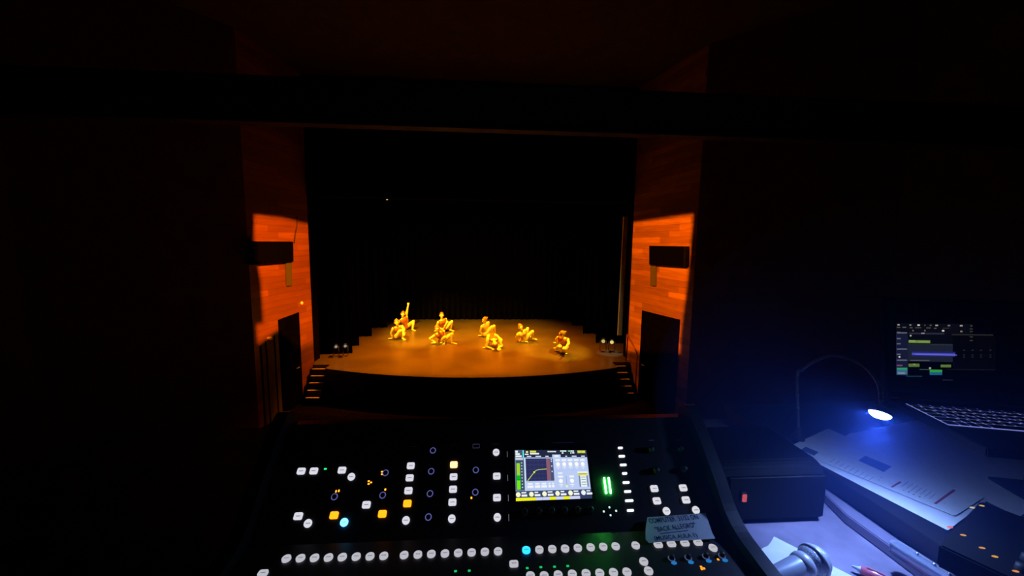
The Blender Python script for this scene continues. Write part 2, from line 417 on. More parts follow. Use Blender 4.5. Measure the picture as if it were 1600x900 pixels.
# floor lanterns at the two sides, tiny hanging lantern
def lantern(c, aim, label, grp, col, k, r=.085):
    c = Vector(c); aim = Vector(aim).normalized()
    root = thing('stage_lantern', (c.x, c.y, 0 if c.z < 1 else c.z), label, 'stage light', grp)
    q = MB(); q.lathe(c-aim*.26, aim, [(0, 0), (0, r*.7), (.05, r*.9), (.2, r), (.26, r*1.15), (.26, r*1.0), (.235, r*.95)], BLACK, 20); q.build('housing', root)
    q = MB(); q.lathe(c-aim*.03, aim, [(0, 0), (0, r*.72), (.012, r*.5), (.018, 0)], emit(*col, k), 18); q.build('lens', root, label='faintly lit round lens')
    s = aim.cross(Vector((0, 0, 1))).normalized()
    sg = -1 if c.z < 1 else 1
    if c.z > 1:
        q = MB(); q.cyl(c-aim*.12+Vector((0, 0, .29)), Vector((c.x, c.y-aim.y*.12, 8.19)), .02, BLACK); q.build('drop_bar', root)
    q = MB(); ez = sg*(c.z-.012 if c.z < 1 else .3)
    q.tube([c-aim*.12+s*r*1.2, c-aim*.12+s*r*1.2+Vector((0, 0, ez*.9)), c-aim*.12+Vector((0, 0, ez)), c-aim*.12-s*r*1.2+Vector((0, 0, ez*.9)), c-aim*.12-s*r*1.2], .012, BLACK); q.build('yoke', root)
for px, py, lb in ((525, 542, 'outer of the two small floor lanterns by the left stage curtains'), (539.5, 541, 'inner of the two small floor lanterns by the left stage curtains')):
    p = at_y(px, py, 12.28); p.z = max(p.z, .14); lantern(p, (.35, -1, .05), lb, 'floor lanterns left of the stage', (150, 150, 140), .9, .06)
for px, py, k, lb in ((942.5, 533.5, .8, 'inner of the two small glowing floor lanterns by the right stage edge'), (956, 535, 1.2, 'outer of the two small glowing floor lanterns by the right stage edge')):
    p = at_y(px, py, 12.6); p.z = max(p.z, .14); lantern(p, (-.35, -1, .05), lb, 'floor lanterns right of the stage', (215, 190, 110), k, .085)
lantern(at_y(604.5, 311, 14.0), (0, -1, -.2), 'tiny lit lantern hanging high above the left half of the stage', None, (255, 225, 120), 1.5, .045)

# unseen spotlights added to light the wooden walls; gates shaped to the wanted patches
def wall_patch_spot(S, polyw, energy, label):
    S = Vector(S); C_ = sum(polyw, Vector())/len(polyw); ax = (C_-S).normalized()
    root = thing('added_wall_spot', S, label, 'stage light', 'added unseen spotlights for the wall light')
    u = ax.cross(Vector((0, 0, 1))).normalized(); v = u.cross(ax); D = .55
    inner = []
    for p in polyw:
        d = (p-S); t = D/d.dot(ax); q_ = S+d*t; inner.append(q_)
    cx = S+ax*D
    # added mask plate, hole cut to the light patch: angularly resampled rings
    q = MB(); i0 = q.mi(BLACK); bm = q.bm
    vin = [bm.verts.new(p) for p in inner]; n = len(inner)
    outer = []
    W = .42
    for p in inner:
        d = p-cx; a, b2 = d.dot(u), d.dot(v); k = W/max(abs(a), abs(b2), 1e-4); outer.append(bm.verts.new(cx+(u*a+v*b2)*k))
    eo = [bm.edges.new((outer[i], outer[(i+1) % n])) for i in range(n)]
    ei = [bm.edges.new((vin[i], vin[(i+1) % n])) for i in range(n)]
    r_ = bmesh.ops.triangle_fill(bm, edges=eo+ei, use_beauty=True)
    q.build('patch_mask_plate', root)
    q = MB()
    q.lathe(S-ax*.25, ax, [(0, 0), (0, .16), (.3, .20), (.78, .40), (.80, .44)], BLACK, 20); q.build('housing', root)
    q = MB(); q.tube([S+u*.25, S+u*.25+Vector((0, 0, .45)), S-u*.25+Vector((0, 0, .45)), S-u*.25], .018, BLACK); q.tube([S+Vector((0, 0, .45)), Vector((S.x, S.y, 8.2))], .018, BLACK); q.build('yoke', root)
    lt = lamp('wall_patch_light', 'SPOT', (0, 0, 0), energy, AMBER, spot_size=radians(70), spot_blend=.1, shadow_soft_size=.004)
    lt.location = S; lt.rotation_euler = ax.to_track_quat('-Z', 'Y').to_euler()
wall_patch_spot((-1.9, 2.6, 6.3), [onR(*p) for p in [(987, 348), (1083, 335), (1074, 440), (1064, 520), (1062, 552), (978, 549), (984, 450)]], 20000, 'added unseen black spotlight masked to shape the light on the right wood wall')
wall_patch_spot((1.7, 2.6, 6.3), [onL(*p) for p in [(398, 337), (440, 341), (483, 351), (486, 440), (491, 532), (470, 541), (465, 547), (450, 530), (434, 516), (403, 538), (401, 507), (412, 505), (408, 440), (403, 413), (397, 411)]], 30000, 'added unseen black spotlight masked to shape the light on the left wood wall')
# ------------------------------------------------------------------ dancers
def skin_mat():
    M = mat('skin', (.74, .68, .52), .5); return noisy(M, 9, .06)
SKIN = skin_mat(); HAIR = noisy(mat('brown_hair', (.24, .15, .07), .55), 90, .4, .4, .004)
LEO_R = noisy(mat('rust_leotard', (.26, .085, .05), .6), 40, .15)
LEO_Y = noisy(mat('sand_leotard', (.50, .38, .28), .6), 40, .12)
EYE = mat('eye_dark', (.03, .02, .02), .3)
DG = None
def remesh(mb, voxel, name, parent, M, smooth=3):
    o = mb.build('tmp', None)
    md = o.modifiers.new('r', 'REMESH'); md.mode = 'VOXEL'; md.voxel_size = voxel; md.use_smooth_shade = True
    sm = o.modifiers.new('s', 'SMOOTH'); sm.factor = .5; sm.iterations = smooth
    dg = bpy.context.evaluated_depsgraph_get(); me = bpy.data.meshes.new_from_object(o.evaluated_get(dg), depsgraph=dg)
    me.materials.clear(); me.materials.append(M)
    bpy.data.objects.remove(o)
    p = bpy.data.objects.new(name, me); COL.objects.link(p); p.parent = parent
    if parent is not None: p.matrix_parent_inverse = parent.matrix_world.inverted()
    return p
def on_ray(root, px, py, L, far=False):
    d = ray(px, py).normalized(); oc = CAM-root; b = d.dot(oc); c = oc.dot(oc)-L*L; disc = b*b-c
    t = -b if disc < 0 else (-b+math.sqrt(disc) if far else -b-math.sqrt(disc))
    p = CAM+d*t
    return root+(p-root).normalized()*L*min(1, (p-root).length/L) if disc >= 0 else root+(p-root).normalized()*min((p-root).length, L*1.35)
def hand(mb, W, dirv, nrm, curl=.15):
    f = Vector(dirv).normalized(); n = (Vector(nrm)-f*Vector(nrm).dot(f)).normalized(); s = f.cross(n)
    for k in (-.026, 0, .026): mb.cap(W+f*.015+s*k*.7, .016, W+f*.085+s*k, .013, SKIN)
    for k, L in ((-.034, .062), (-.012, .076), (.012, .07), (.034, .056)):
        a = W+f*.09+s*k; m1 = a+(f+s*k*4).normalized()*L*.5; e = m1+(f+s*k*4-n*curl).normalized()*L*.5
        mb.cap(a, .0095, m1, .009, SKIN, 8); mb.cap(m1, .009, e, .008, SKIN, 8)
    for sg in (-1,):
        a = W+f*.025+s*sg*.03; m1 = a+(f*.5+s*sg).normalized()*.035; e = m1+(f+s*sg*.5).normalized()*.035
        mb.cap(a, .012, m1, .0105, SKIN, 8); mb.cap(m1, .0105, e, .009, SKIN, 8)
def foot(mb, A, dirv):
    f = Vector(dirv).normalized(); up = Vector((0, 0, 1)) if abs(f.z) < .7 else Vector((0, -1, 0)); s = f.cross(up).normalized(); dn = -s.cross(f); dn = -dn if dn.dot(up) > 0 else dn
    mb.cap(A+dn*.03-f*.03, .032, A, .036, SKIN)
    for k in (-.02, .02): mb.cap(A+dn*.03, .03, A+f*.14+dn*.045+s*k, .02, SKIN)
    for k, L in ((-.036, .03), (-.018, .036), (0, .04), (.018, .044), (.036, .05)):
        mb.cap(A+f*.14+dn*.045+s*k, .014, A+f*(.155+L)+dn*.05+s*k, .0095, SKIN, 8)
def dancer(label, J, LEO, group='dancers on the stage'):
    """J: pixel joints. pel, neck, head, fac (facing angle deg, 0 = towards the audience, + = to picture right), legs, arms"""
    zp = J.get('pz', .12)
    P = at_z(*J['pel'], zp) if 'py' not in J else at_y(*J['pel'], J['py'])
    fa = radians(J.get('fac', 20)); f = Vector((sin(fa), -cos(fa), 0)); s = Vector((-cos(fa), -sin(fa), 0))  # s: picture-left side when facing us
    N = on_ray(P, *J['neck'], .47, J.get('nfar', False)); Hd = on_ray(N, *J['head'], .19, J.get('hfar', False))
    tv = (N-P).normalized(); s2 = (s-tv*s.dot(tv)).normalized()
    sh = {'l': N+s2*.165-tv*.055, 'r': N-s2*.165-tv*.055}
    hp = {'l': P+s2*.085, 'r': P-s2*.085}
    root = thing('person', (P.x, P.y, 0), label, 'person', group)
    fr = tv.cross(s2); fr = fr if fr.dot(f) > 0 else -fr
    mb = MB(); lt = MB()
    mid = P.lerp(N, .45); ch = P.lerp(N, .78)
    for m_, e in ((mb, 0), (lt, .010)):
        m_.cap(hp['l'], .092+e, hp['r'], .092+e, SKIN)
        m_.cap(P, .10+e, mid, .088+e, SKIN)
        m_.cap(mid-s2*.035, .082+e, ch-s2*.06+fr*.01, .095+e, SKIN); m_.cap(mid+s2*.035, .082+e, ch+s2*.06+fr*.01, .095+e, SKIN)
    lt.cap(ch+s2*.06, .1, sh['l']-s2*.035, .066, SKIN); lt.cap(ch-s2*.06, .1, sh['r']+s2*.035, .066, SKIN)
    mb.cap(sh['l'], .052, N-tv*.03, .055, SKIN); mb.cap(sh['r'], .052, N-tv*.03, .055, SKIN)
    mb.cap(sh['l'], .05, ch+s2*.07, .075, SKIN); mb.cap(sh['r'], .05, ch-s2*.07, .075, SKIN)
    hv = (Hd-N).normalized(); mb.cap(N-tv*.03, .052, N+hv*.10, .047, SKIN)
    hf = J.get('look'); 
    if hf is None: F2 = (f-hv*f.dot(hv)).normalized()
    else:
        a2 = radians(hf); F2 = Vector((sin(a2), -cos(a2), 0)); F2 = (F2-hv*F2.dot(hv)).normalized()
    s3 = F2.cross(hv)
    rot = Matrix((s3, -F2, hv)).transposed()
    mb.ball(Hd+hv*.012, .1, SKIN, (.76, .96, 1.08), rot); mb.cap(Hd-hv*.055+F2*.035, .045, Hd-hv*.08+F2*.052, .03, SKIN)
    mb.cap(Hd+F2*.088, .010, Hd-hv*.03+F2*.108, .014, SKIN, 8)
    for k in (-1, 1):
        mb.cap(Hd+s3*k*.078-hv*.015, .016, Hd+s3*k*.08+hv*.02-F2*.01, .014, SKIN, 8)
        mb.cap(Hd+s3*k*.03-hv*.055+F2*.07, .012, Hd-hv*.058+F2*.083, .011, SKIN, 8)
    rep = []
    for k in 'lr':
        L = J.get('leg_'+k)
        if L:
            K = on_ray(hp[k], *L['k'], .42, L.get('kf', False))
            if L.get('air'): A = on_ray(K, *L['a'], .40, L.get('af', False)); T = on_ray(A, *L['t'], .2, L.get('tf', False)) - A
            else:
                A = at_z(*L['a'], .065); T = at_z(*L['t'], .02)-A; T.z = 0
                v = A-K
                if v.length > .48: A = K+v.normalized()*.48; A.z = max(A.z, .065)
            rep.append(round((A-K).length, 2))
            kn = (K-hp[k]).normalized()
            mb.cap(hp[k], .094, hp[k].lerp(K, .5), .077, SKIN); mb.cap(hp[k].lerp(K, .5), .077, K, .057, SKIN)
            cm = K.lerp(A, .35)-(A-K).normalized().cross(s2).normalized()*.0
            mb.cap(K, .057, cm, .058, SKIN); mb.cap(cm, .058, A, .036, SKIN)
            foot(mb, A, T)
        Lr = J.get('arm_'+k)
        if Lr:
            if Lr.get('floor', True):
                Wp = at_z(*Lr['w'], .035); v = Wp-sh[k]
                if v.length > .505:
                    h_ = Vector((v.x, v.y, 0)); hl = math.sqrt(max(.505**2-v.z**2, .0025)); h_ = h_.normalized()*min(h_.length, hl)
                    Wp = Vector((sh[k].x+h_.x, sh[k].y+h_.y, .035)) if abs(v.z) < .505 else sh[k]+v.normalized()*.505
                hd = Vector((Wp.x-P.x, Wp.y-P.y, 0)); nr = (0, 0, 1)
                if 'hd' in Lr: hd = Vector((sin(radians(Lr['hd'])), -cos(radians(Lr['hd'])), 0))
            else:
                e0 = on_ray(sh[k], *Lr['e'], .27, Lr.get('ef', False))
                Wp = on_ray(e0, *Lr['w'], .245, Lr.get('wf', False)); hd = Wp-e0; nr = (0, -1, .3)
            v = Wp-sh[k]; dd = min(v.length, .512); Wp = sh[k]+v.normalized()*dd
            a_ = (.27**2-.25**2+dd*dd)/(2*dd); hh_ = math.sqrt(max(.27**2-a_*a_, 0))
            sgn = 1 if k == 'l' else -1
            pole = s2*sgn*.8-f*.5+Vector((0, 0, .1)); pole = (pole-v.normalized()*pole.dot(v.normalized())).normalized()
            E_ = sh[k]+v.normalized()*a_+pole*hh_
            rep.append(round((Wp-E_).length, 2))
            mb.cap(sh[k], .055, E_, .042, SKIN); mb.cap(E_, .042, E_.lerp(Wp, .3), .042, SKIN); mb.cap(E_.lerp(Wp, .3), .042, Wp, .027, SKIN)
            hand(mb, Wp, hd, nr)
    body = remesh(mb, .0085, 'body', root, SKIN, 2)
    remesh(lt, .012, 'leotard', root, LEO, 2)
    hb = MB()
    hb.ball(Hd+hv*.03-F2*.02, .108, HAIR, (.80, .93, 1.0), rot); hb.cap(Hd-F2*.10+hv*.02, .03, Hd-F2*.13+hv*.05, .034, HAIR)
    hb.cap(Hd-F2*.05-hv*.04, .05, Hd-F2*.03+hv*.03, .085, HAIR)
    remesh(hb, .01, 'hair', root, HAIR, 2)
    for k in (-1, 1):
        q = MB(); q.ball(Hd+s3*k*.032+F2*.084+hv*.005, .011, EYE, n=10); q.build('eye', root)
    print('DANCER', label[:40], 'P', [round(x, 2) for x in P], 'N', [round(x, 2) for x in N], rep)

dancer('person sitting in a rust leotard with one bare leg raised straight up', dict(
    pel=(635, 510.5), neck=(629, 497), head=(629.5, 491), fac=35, look=10,
    leg_l=dict(k=(634.5, 494), a=(637, 480.5), t=(637.6, 474), air=True),
    leg_r=dict(k=(646, 502), a=(644.5, 514), t=(648, 516.5)),
    arm_l=dict(e=(624, 504), w=(623, 512), ef=True), arm_r=dict(e=(633, 507), w=(636, 512))), LEO_R)
dancer('person in a rust leotard at the group\'s left end, leaning back on one hand', dict(
    pel=(622.5, 525), neck=(621, 510), head=(619.8, 504), fac=30, look=10,
    leg_r=dict(k=(630, 515), a=(629.5, 527.5), t=(631.5, 530.5)),
    leg_l=dict(k=(625, 517), a=(626, 526), t=(628, 528.5)),
    arm_l=dict(e=(615, 516.5), w=(611.5, 524.5), ef=True, hd=-80), arm_r=dict(e=(628, 514), w=(630, 520), floor=False)), LEO_R)
dancer('person sitting upright in a rust leotard with both bare knees drawn up to the side', dict(
    pel=(692.5, 514), neck=(690.5, 499.5), head=(690.2, 493), fac=35, look=5,
    leg_l=dict(k=(698.5, 503), a=(701, 514), t=(704, 516.5)),
    leg_r=dict(k=(706, 502.5), a=(704, 514.5), t=(708, 517)),
    arm_l=dict(e=(685.5, 508), w=(683, 513), ef=True), arm_r=dict(e=(696, 508), w=(697, 513))), LEO_R)
dancer('person leaning back on one arm in front of another dancer, legs spread wide', dict(
    pel=(692.5, 530.5), neck=(685.5, 519.5), head=(683.4, 513.5), fac=25, look=0,
    leg_l=dict(k=(695, 527), a=(695.5, 534), t=(694, 537)),
    leg_r=dict(k=(706.5, 522), a=(706.5, 534.5), t=(711.5, 537)),
    arm_l=dict(e=(680.8, 528), w=(680.5, 535.5), hd=-75), arm_r=dict(e=(690, 526), w=(691, 533))), LEO_R)
dancer('person in a pale costume sitting and propped on straight arms, head turned away, knees bent', dict(
    pel=(760.5, 521), neck=(757.5, 505.5), head=(757, 500), fac=40, look=-50,
    leg_l=dict(k=(768, 511), a=(770, 522), t=(773, 525)),
    leg_r=dict(k=(772, 509.5), a=(773.5, 521.5), t=(777.5, 524.5)),
    arm_l=dict(e=(754, 512.5), w=(754.5, 520), hd=-80, ef=True), arm_r=dict(e=(764, 512), w=(763, 519))), LEO_Y)
dancer('person crouching forward in a rust leotard, head bowed between spread bare knees', dict(
    pel=(768, 524.5), py=13.55, neck=(771.5, 531), head=(773.2, 537), fac=15, look=10,
    leg_l=dict(k=(762, 533.5), a=(763, 541), t=(758, 543)),
    leg_r=dict(k=(783, 531.5), a=(779, 542), t=(785, 549)),
    arm_l=dict(e=(768, 538), w=(770, 545)), arm_r=dict(e=(781, 536), w=(777, 545.5))), LEO_R)
dancer('person in a pale costume sitting right of the crouching dancer, both knees up', dict(
    pel=(819, 529.5), neck=(814.8, 518), head=(813.6, 511.5), fac=25, look=15,
    leg_l=dict(k=(824.5, 513.5), a=(826.5, 526), t=(829, 529)),
    leg_r=dict(k=(832, 518), a=(831.5, 529.5), t=(837, 532)),
    arm_l=dict(e=(809.8, 524.5), w=(810.5, 531), hd=20), arm_r=dict(e=(820, 525), w=(819, 531))), LEO_Y)
dancer('person half kneeling at the right end of the group, one leg stretched sideways', dict(
    pel=(881, 541), pz=.24, neck=(879.5, 527.5), head=(878, 522), fac=-30, look=-80,
    leg_l=dict(k=(873.5, 541.5), a=(867.5, 544.5), t=(863, 543.5)),
    leg_r=dict(k=(881, 545), a=(878.5, 548.5), t=(882, 551.5)),
    arm_l=dict(e=(874.5, 531), w=(869, 543)), arm_r=dict(e=(887.3, 537.5), w=(884.5, 542), floor=False)), LEO_R)
# ------------------------------------------------------------------ booth furniture
TZ = HC-.60; SZ = HC-.53
root = thing('booth_table', (.25, .68, TZ-.77), 'long dark laminate table under the mixing console and microphone', 'table')
q = MB(); q.box((.35, .71, TZ-.015), (3.1, 1.10, .03), TABLE, bevel=.004); q.build('table_top', root)
for x in (-1.1, 1.8):
    for y in (.22, 1.2):
        q = MB(); q.box((x, y, TZ-.40), (.05, .05, .74), STEEL, bevel=.004); q.build('leg', root)

# raised dark desk section: turned, its long side faces the console
EA = at_z(1226, 694, SZ); EB = at_z(1478, 858, SZ)
ed = (EB-EA); ed.z = 0; EL = ed.length; ed.normalize(); pd = Vector((-ed.y, ed.x, 0)); pd = pd if pd.x > 0 else -pd
EA2 = EA-ed*.26; EB2 = EB+ed*.12
root = thing('desk_riser', EA2.lerp(EB2, .5)+pd*.4-Vector((0, 0, .11)), 'raised black desk section holding the papers, the laptop and the amber-lit box', 'desk')
q = MB(); q.prism([EA2, EB2, EB2+pd*.85, EA2+pd*.85], (0, 0, -.022), RISER, bevel=.001); q.build('desk_top', root)
q = MB(); i_ = pd*.012; z_ = Vector((0, 0, .0225))
q.prism([EA2+i_-z_, EB2+i_-z_, EB2+pd*.83-z_, EA2+pd*.83-z_], (0, 0, TZ+.001-SZ+.0225), RISER); q.build('body', root)
q = MB(); q.prism([at_z(*p, TZ+.001) for p in [(1290, 773), (1343, 806), (1390, 846), (1478, 900), (1525, 930), (1468, 930), (1387, 868), (1319, 817), (1286, 783)]], (0, 0, .022), mat('ledge_grey', (.22, .19, .26), .4), bevel=.002)
q.build('cable_duct', None, label='low greyish cable duct running along the table below the raised desk', category='cable duct')

# ------------------------------------------------------------------ mixing console
TU = radians(42); UP_P = CAM+ray(866, 780)*.785; UP_N = Vector((0, -sin(TU), cos(TU)))
BP = at_pl(800, 838, UP_P, UP_N); TL_ = radians(5); LO_N = Vector((0, -sin(TL_), cos(TL_)))
def U(px, py, h=0): return at_pl(px, py, UP_P+UP_N*h, UP_N)
def L(px, py, h=0): return at_pl(px, py, BP+LO_N*h, LO_N)
ud = Vector((0, cos(TU), sin(TU))); ld = Vector((0, cos(TL_), sin(TL_)))
RU = Matrix(((1, 0, 0), (0, cos(TU), -sin(TU)), (0, sin(TU), cos(TU)))); RL = Matrix(((1, 0, 0), (0, cos(TL_), -sin(TL_)), (0, sin(TL_), cos(TL_))))
X0, X1 = -.425, .470
con = thing('mixing_console', (.02, .62, TZ), 'large black digital mixing console with lit buttons, colour screen and green level meters', 'mixing console')
top = BP+ud*.225; frt = BP-ld*.34
prof = [(frt.y, frt.z), (BP.y, BP.z), (top.y, top.z), (top.y+.03, top.z-.005), (top.y+.05, top.z-.05), (top.y+.05, TZ+.004), (frt.y+.02, TZ+.004), (frt.y-.005, frt.z-.02)]
q = MB(); q.prism([Vector((X0, y, z)) for y, z in prof], (X1-X0, 0, 0), PANEL); q.build('body', con)
# side cheeks with a curved outline
def cheek(xa, xb):
    t0 = top+UP_N*.022+ud*.012; m0 = BP+(UP_N+LO_N).normalized()*.030; f0 = frt+LO_N*.016
    curve = bez([f0-ld*.03-LO_N*.02, f0, BP-ld*.10+LO_N*.017, m0, BP+ud*.10+UP_N*.030, t0, top+ud*.03-UP_N*.02], 6)
    pts = [Vector((xa, p.y, p.z)) for p in curve]+[Vector((xa, top.y+.06, TZ+.003)), Vector((xa, frt.y-.01, TZ+.003))]
    q = MB(); q.prism(pts, (xb-xa, 0, 0), mat('cheek_plastic', (.012, .012, .016), .35)); return q.build('side_cheek', con)
cheek(X0-.026, X0-.0005); cheek(X1+.0005, X1+.026)

def rrect(w, h, r, n=4):
    out = []
    for cx, cy, a0 in ((w/2-r, h/2-r, 0), (-w/2+r, h/2-r, 90), (-w/2+r, -h/2+r, 180), (w/2-r, -h/2+r, 270)):
        for k in range(n+1): a = radians(a0+90*k/n); out.append((cx+r*cos(a), cy+r*sin(a)))
    return out
WHT = emit(226, 226, 238, .92); WHT2 = emit(205, 205, 216, .80); TXT = mat('button_print', (.12, .12, .13), .6)
def button(p, R, w, h, M, name='button', rnd=.0028, label=None, text=True, lift=.0032):
    q = MB(); n = R@Vector((0, 0, 1)); pts = [p+R@Vector((x, y, 0)) for x, y in rrect(w, h, min(rnd, h/2-.0001))]
    q.prism(pts, n*lift, M)
    if text:
        for k, (a, b) in enumerate(((-.0033, .0009), (-.0012, .0006), (.0008, .0010), (.0028, .0007))):
            c = p+R@Vector((a+.0004, 0, lift+.0001)); e = .0006
            q.face([c+R@Vector((-e, -.0008, 0)), c+R@Vector((e, -.0008, 0)), c+R@Vector((e, .0008, 0)), c+R@Vector((-e, .0008, 0))], TXT)
    o = q.build(name, con)
    if label: o['label'] = label
    return o
def sqU(px, py, M=WHT, label=None, text=True): return button(U(px, py), RU, .0152, .0124, M, label=label, text=text)
def rdU(px, py, M=WHT, label=None): return button(U(px, py), RU, .0142, .0142, M, rnd=.0071, label=label)
for p in [(471.1, 736.5), (490.7, 736.2), (534.7, 735), (466.5, 806.8), (572.8, 789), (642, 728.1), (640.3, 747), (638.4, 767), (708.8, 745.3), (708, 764.8), (707, 785), (776.2, 744.3), (776.5, 777.8), (1022, 763.8), (1026, 782.9), (1067, 762.6), (1071.4, 781.4)]: sqU(*p)
for p in [(549.3, 745.3), (481.6, 818.1), (634.5, 813.4), (706, 810.8), (775.2, 707.1), (777, 808.6), (1041, 798.8), (1086.8, 797.3)]: rdU(*p)
ORG = emit(1, .33, .008, 1.9, True); ORW = emit(1, .50, .22, 2.4, True); CYN = emit(.10, .5, 1, 4.0, True); CYB = emit(.02, .42, 1, 2.2, True)
for p in [(522.4, 805.4), (597.7, 803.2), (636.7, 787)]: sqU(*p, ORG, 'square button lit amber', False)
sqU(709.2, 726.4, ORW, 'square button lit orange-white', False)
rdU(538.1, 816.4, CYN, 'round button lit bright blue')
for i, p in enumerate([(447.7, 874), (469.7, 873.3), (491.6, 872.8), (513.4, 872.3), (534.9, 871.6), (556.7, 870.9), (578.2, 870.4), (599.7, 869.7), (631.5, 868.4), (653, 867.7), (674, 866.7), (695.3, 866), (716, 865), (736.9, 864.3), (757.6, 863.3), (778.2, 862.6), (822.3, 860.7), (842.7, 859.9), (862.9, 859), (882.9, 858.3), (902.8, 857.2), (922.8, 856.2), (942.5, 855.4), (961.9, 854.6), (993.1, 853.3), (1113.9, 857.2), (828.8, 901), (850.3, 901), (872.1, 899.6), (894.2, 898.4), (915.7, 897.4), (937, 896.8), (958.5, 895.8), (979.5, 895), (1005.7, 878.5), (1013.3, 893.2)]):
    blue = i == 16
    button(L(*p), RL, .0150, .0146, CYB if blue else WHT2, rnd=.0072, label='round button lit cyan blue' if blue else None)
for p in [(802.9, 882.1), (1028.3, 852), (1049, 850.8), (1070, 849.6), (1090.5, 848.6), (411, 897)]:
    button(L(*p), RL, .0155, .0120, WHT2, rnd=.004)
# eight small soft keys right of the screen
for px, py, wd in [(969, 700.3, 8), (971.2, 713.3, 10.5), (973.5, 726.8, 11), (975.7, 740.1, 8), (977.9, 754.3, 11), (980.3, 768.3, 11), (982.8, 782.6, 13), (984.7, 797.8, 10.5)]:
    button(U(px, py), RU, wd*.00124, .0042, emit(235, 240, 255, 1.5), rnd=.0012, text=False, name='soft_key')
# lit rings round the rotary encoders
RING = emit(112, 112, 196, .62)
def encoder(p, R, ring=True, r=.0062, M=RING, h=.011, label=None):
    q = MB(); n = R@Vector((0, 0, 1)); q.lathe(p, n, [(0, r*.86), (h*.9, r*.74), (h, r*.62), (h, 0)], RUBBER, 20); o = q.build('encoder', con)
    if ring:
        q = MB(); q.tube([p+n*(.0006 if h < .02 else h)+R@Vector((r*.98*cos(a), r*.98*sin(a), 0)) for a in [2*pi*k/24 for k in range(24)]], .0009, M, 6, True); q.build('light_ring', o, label=label or 'dim violet light ring')
    return o
for p in [(522.7, 776.3), (602.4, 738.9), (598, 773.8), (676.5, 704), (673.8, 736.5), (671.9, 771.4), (669.4, 808), (743.5, 734.5), (742.7, 769.2)]:
    encoder(U(*p), RU, h=.0035, r=.0056)
for p in [(820, 801), (842, 800), (862, 799), (882, 798.4), (902, 798), (922, 797.5), (1016, 703.7), (1062, 702.5), (1024, 735.7), (1067.5, 733.8)]:
    encoder(U(*p), RU, ring=False, r=.0075, h=.012)
for p in [(1050.9, 876), (1077.1, 875), (1104.7, 873), (1130, 872)]:
    q0 = L(*p); encoder(q0+ld*.004, RL, r=.0056, M=emit(110, 120, 190, .4), h=.008, label='faint blue light ring')
    q = MB(); q.ball(q0-ld*.0055+LO_N*.001, .0042, emit(.02, .22, .60, .8, True), (1.25, .8, .5), n=12); q.build('indicator_light', con, label='blue light at the foot of the knob')
def led(p, R, w, h, M, label=None):
    q = MB(); q.box(p+R@Vector((0, 0, .0006)), (w, h, .0012), M, rot=R, bevel=.0003, seg=1); q.build('indicator_light', con, label=label or 'small lit lamp')
GRN = emit(.02, .75, .16, 1.6, True); AMB = emit(1, .30, .01, 3.0, True)
led(U(508.5, 732.8), RU, .0052, .0030, GRN, 'small green light')
for p in [(711.7, 892.9), (733.2, 892.1), (823.8, 888), (845.1, 886.6), (866.4, 885.9), (887.1, 884.8)]: led(L(*p), RL, .0046, .0034, emit(.01, .45, .12, 1.2, True), 'small green light')
for p in [(525.2, 767.8), (529.6, 767)]: led(U(*p), RU, .0024, .0042, AMB, 'small orange light')
for p in [(597, 737.2), (597, 741)]: led(U(*p), RU, .0040, .0024, AMB, 'small orange light')
for p in [(576.3, 751.9), (579.8, 754), (576, 756.3)]: led(U(*p), RU, .0036, .0024, AMB, 'small orange light')
for p in [(602.1, 765), (736.6, 778)]: led(U(*p), RU, .0030, .0036, AMB, 'small orange light')
for p in [(1095.5, 886), (1100, 888.5), (1096.5, 889.5), (1122, 874.5)]: led(L(*p), RL, .0036, .0034, emit(1, .33, .02, 1.5, True), 'small orange light')
for p in [(792.6, 709.8), (793.3, 746.5), (794.3, 778.2), (795, 808.8)]:
    q = MB(); q.box(U(*p)+UP_N*.0003, (.0008, .0115, .0006), emit(150, 155, 175, .6), rot=RU); q.build('divider_line', con)
q = MB(); c = U(744, 697)
for a, b, w_, h_ in ((0, .004, .0145, .0006), (0, -.004, .0145, .0006), (-.007, 0, .0006, .008), (.007, 0, .0006, .008)):
    q.box(c+RU@Vector((a, b, .0003)), (w_, h_, .0006), emit(95, 95, 135, .35), rot=RU)
q.build('outlined_port', con)
# section captions: short pale dashes printed near the top edge
q = MB()
for px, py, w_ in [(558, 699.5, .013), (646, 697.5, .017), (709, 695.5, .017), (775, 693.5, .017), (880, 691.5, .05), (1018, 688, .012), (1060, 687.5, .016)]:
    q.box(U(px, py)+UP_N*.0002, (w_, .0016, .0004), mat('caption_print', (.20, .20, .30), .5), rot=RU)
q.build('printed_captions', con)
# green level meter: two bars of lit segments, and four lit cursor keys
for a, b2 in (((943.9, 746.5), (947.1, 771)), ((950.8, 746.5), (954.2, 771))):
    q = MB(); A = U(*a); B_ = U(*b2)
    for k in range(12):
        c = A.lerp(B_, (k+.5)/12); q.box(c+UP_N*.0012, (.0024, .0028, .0024), emit(.06, 1, .10, 120, True), rot=RU)
    q.build('level_meter', con, label='column of bright green meter lights')
for p in [(952.1, 792.8), (943.3, 799.2), (962.6, 798.3), (953.9, 805.1)]: led(U(*p), RU, .0032, .0032, emit(190, 235, 210, 1.4), 'pale lit cursor light')

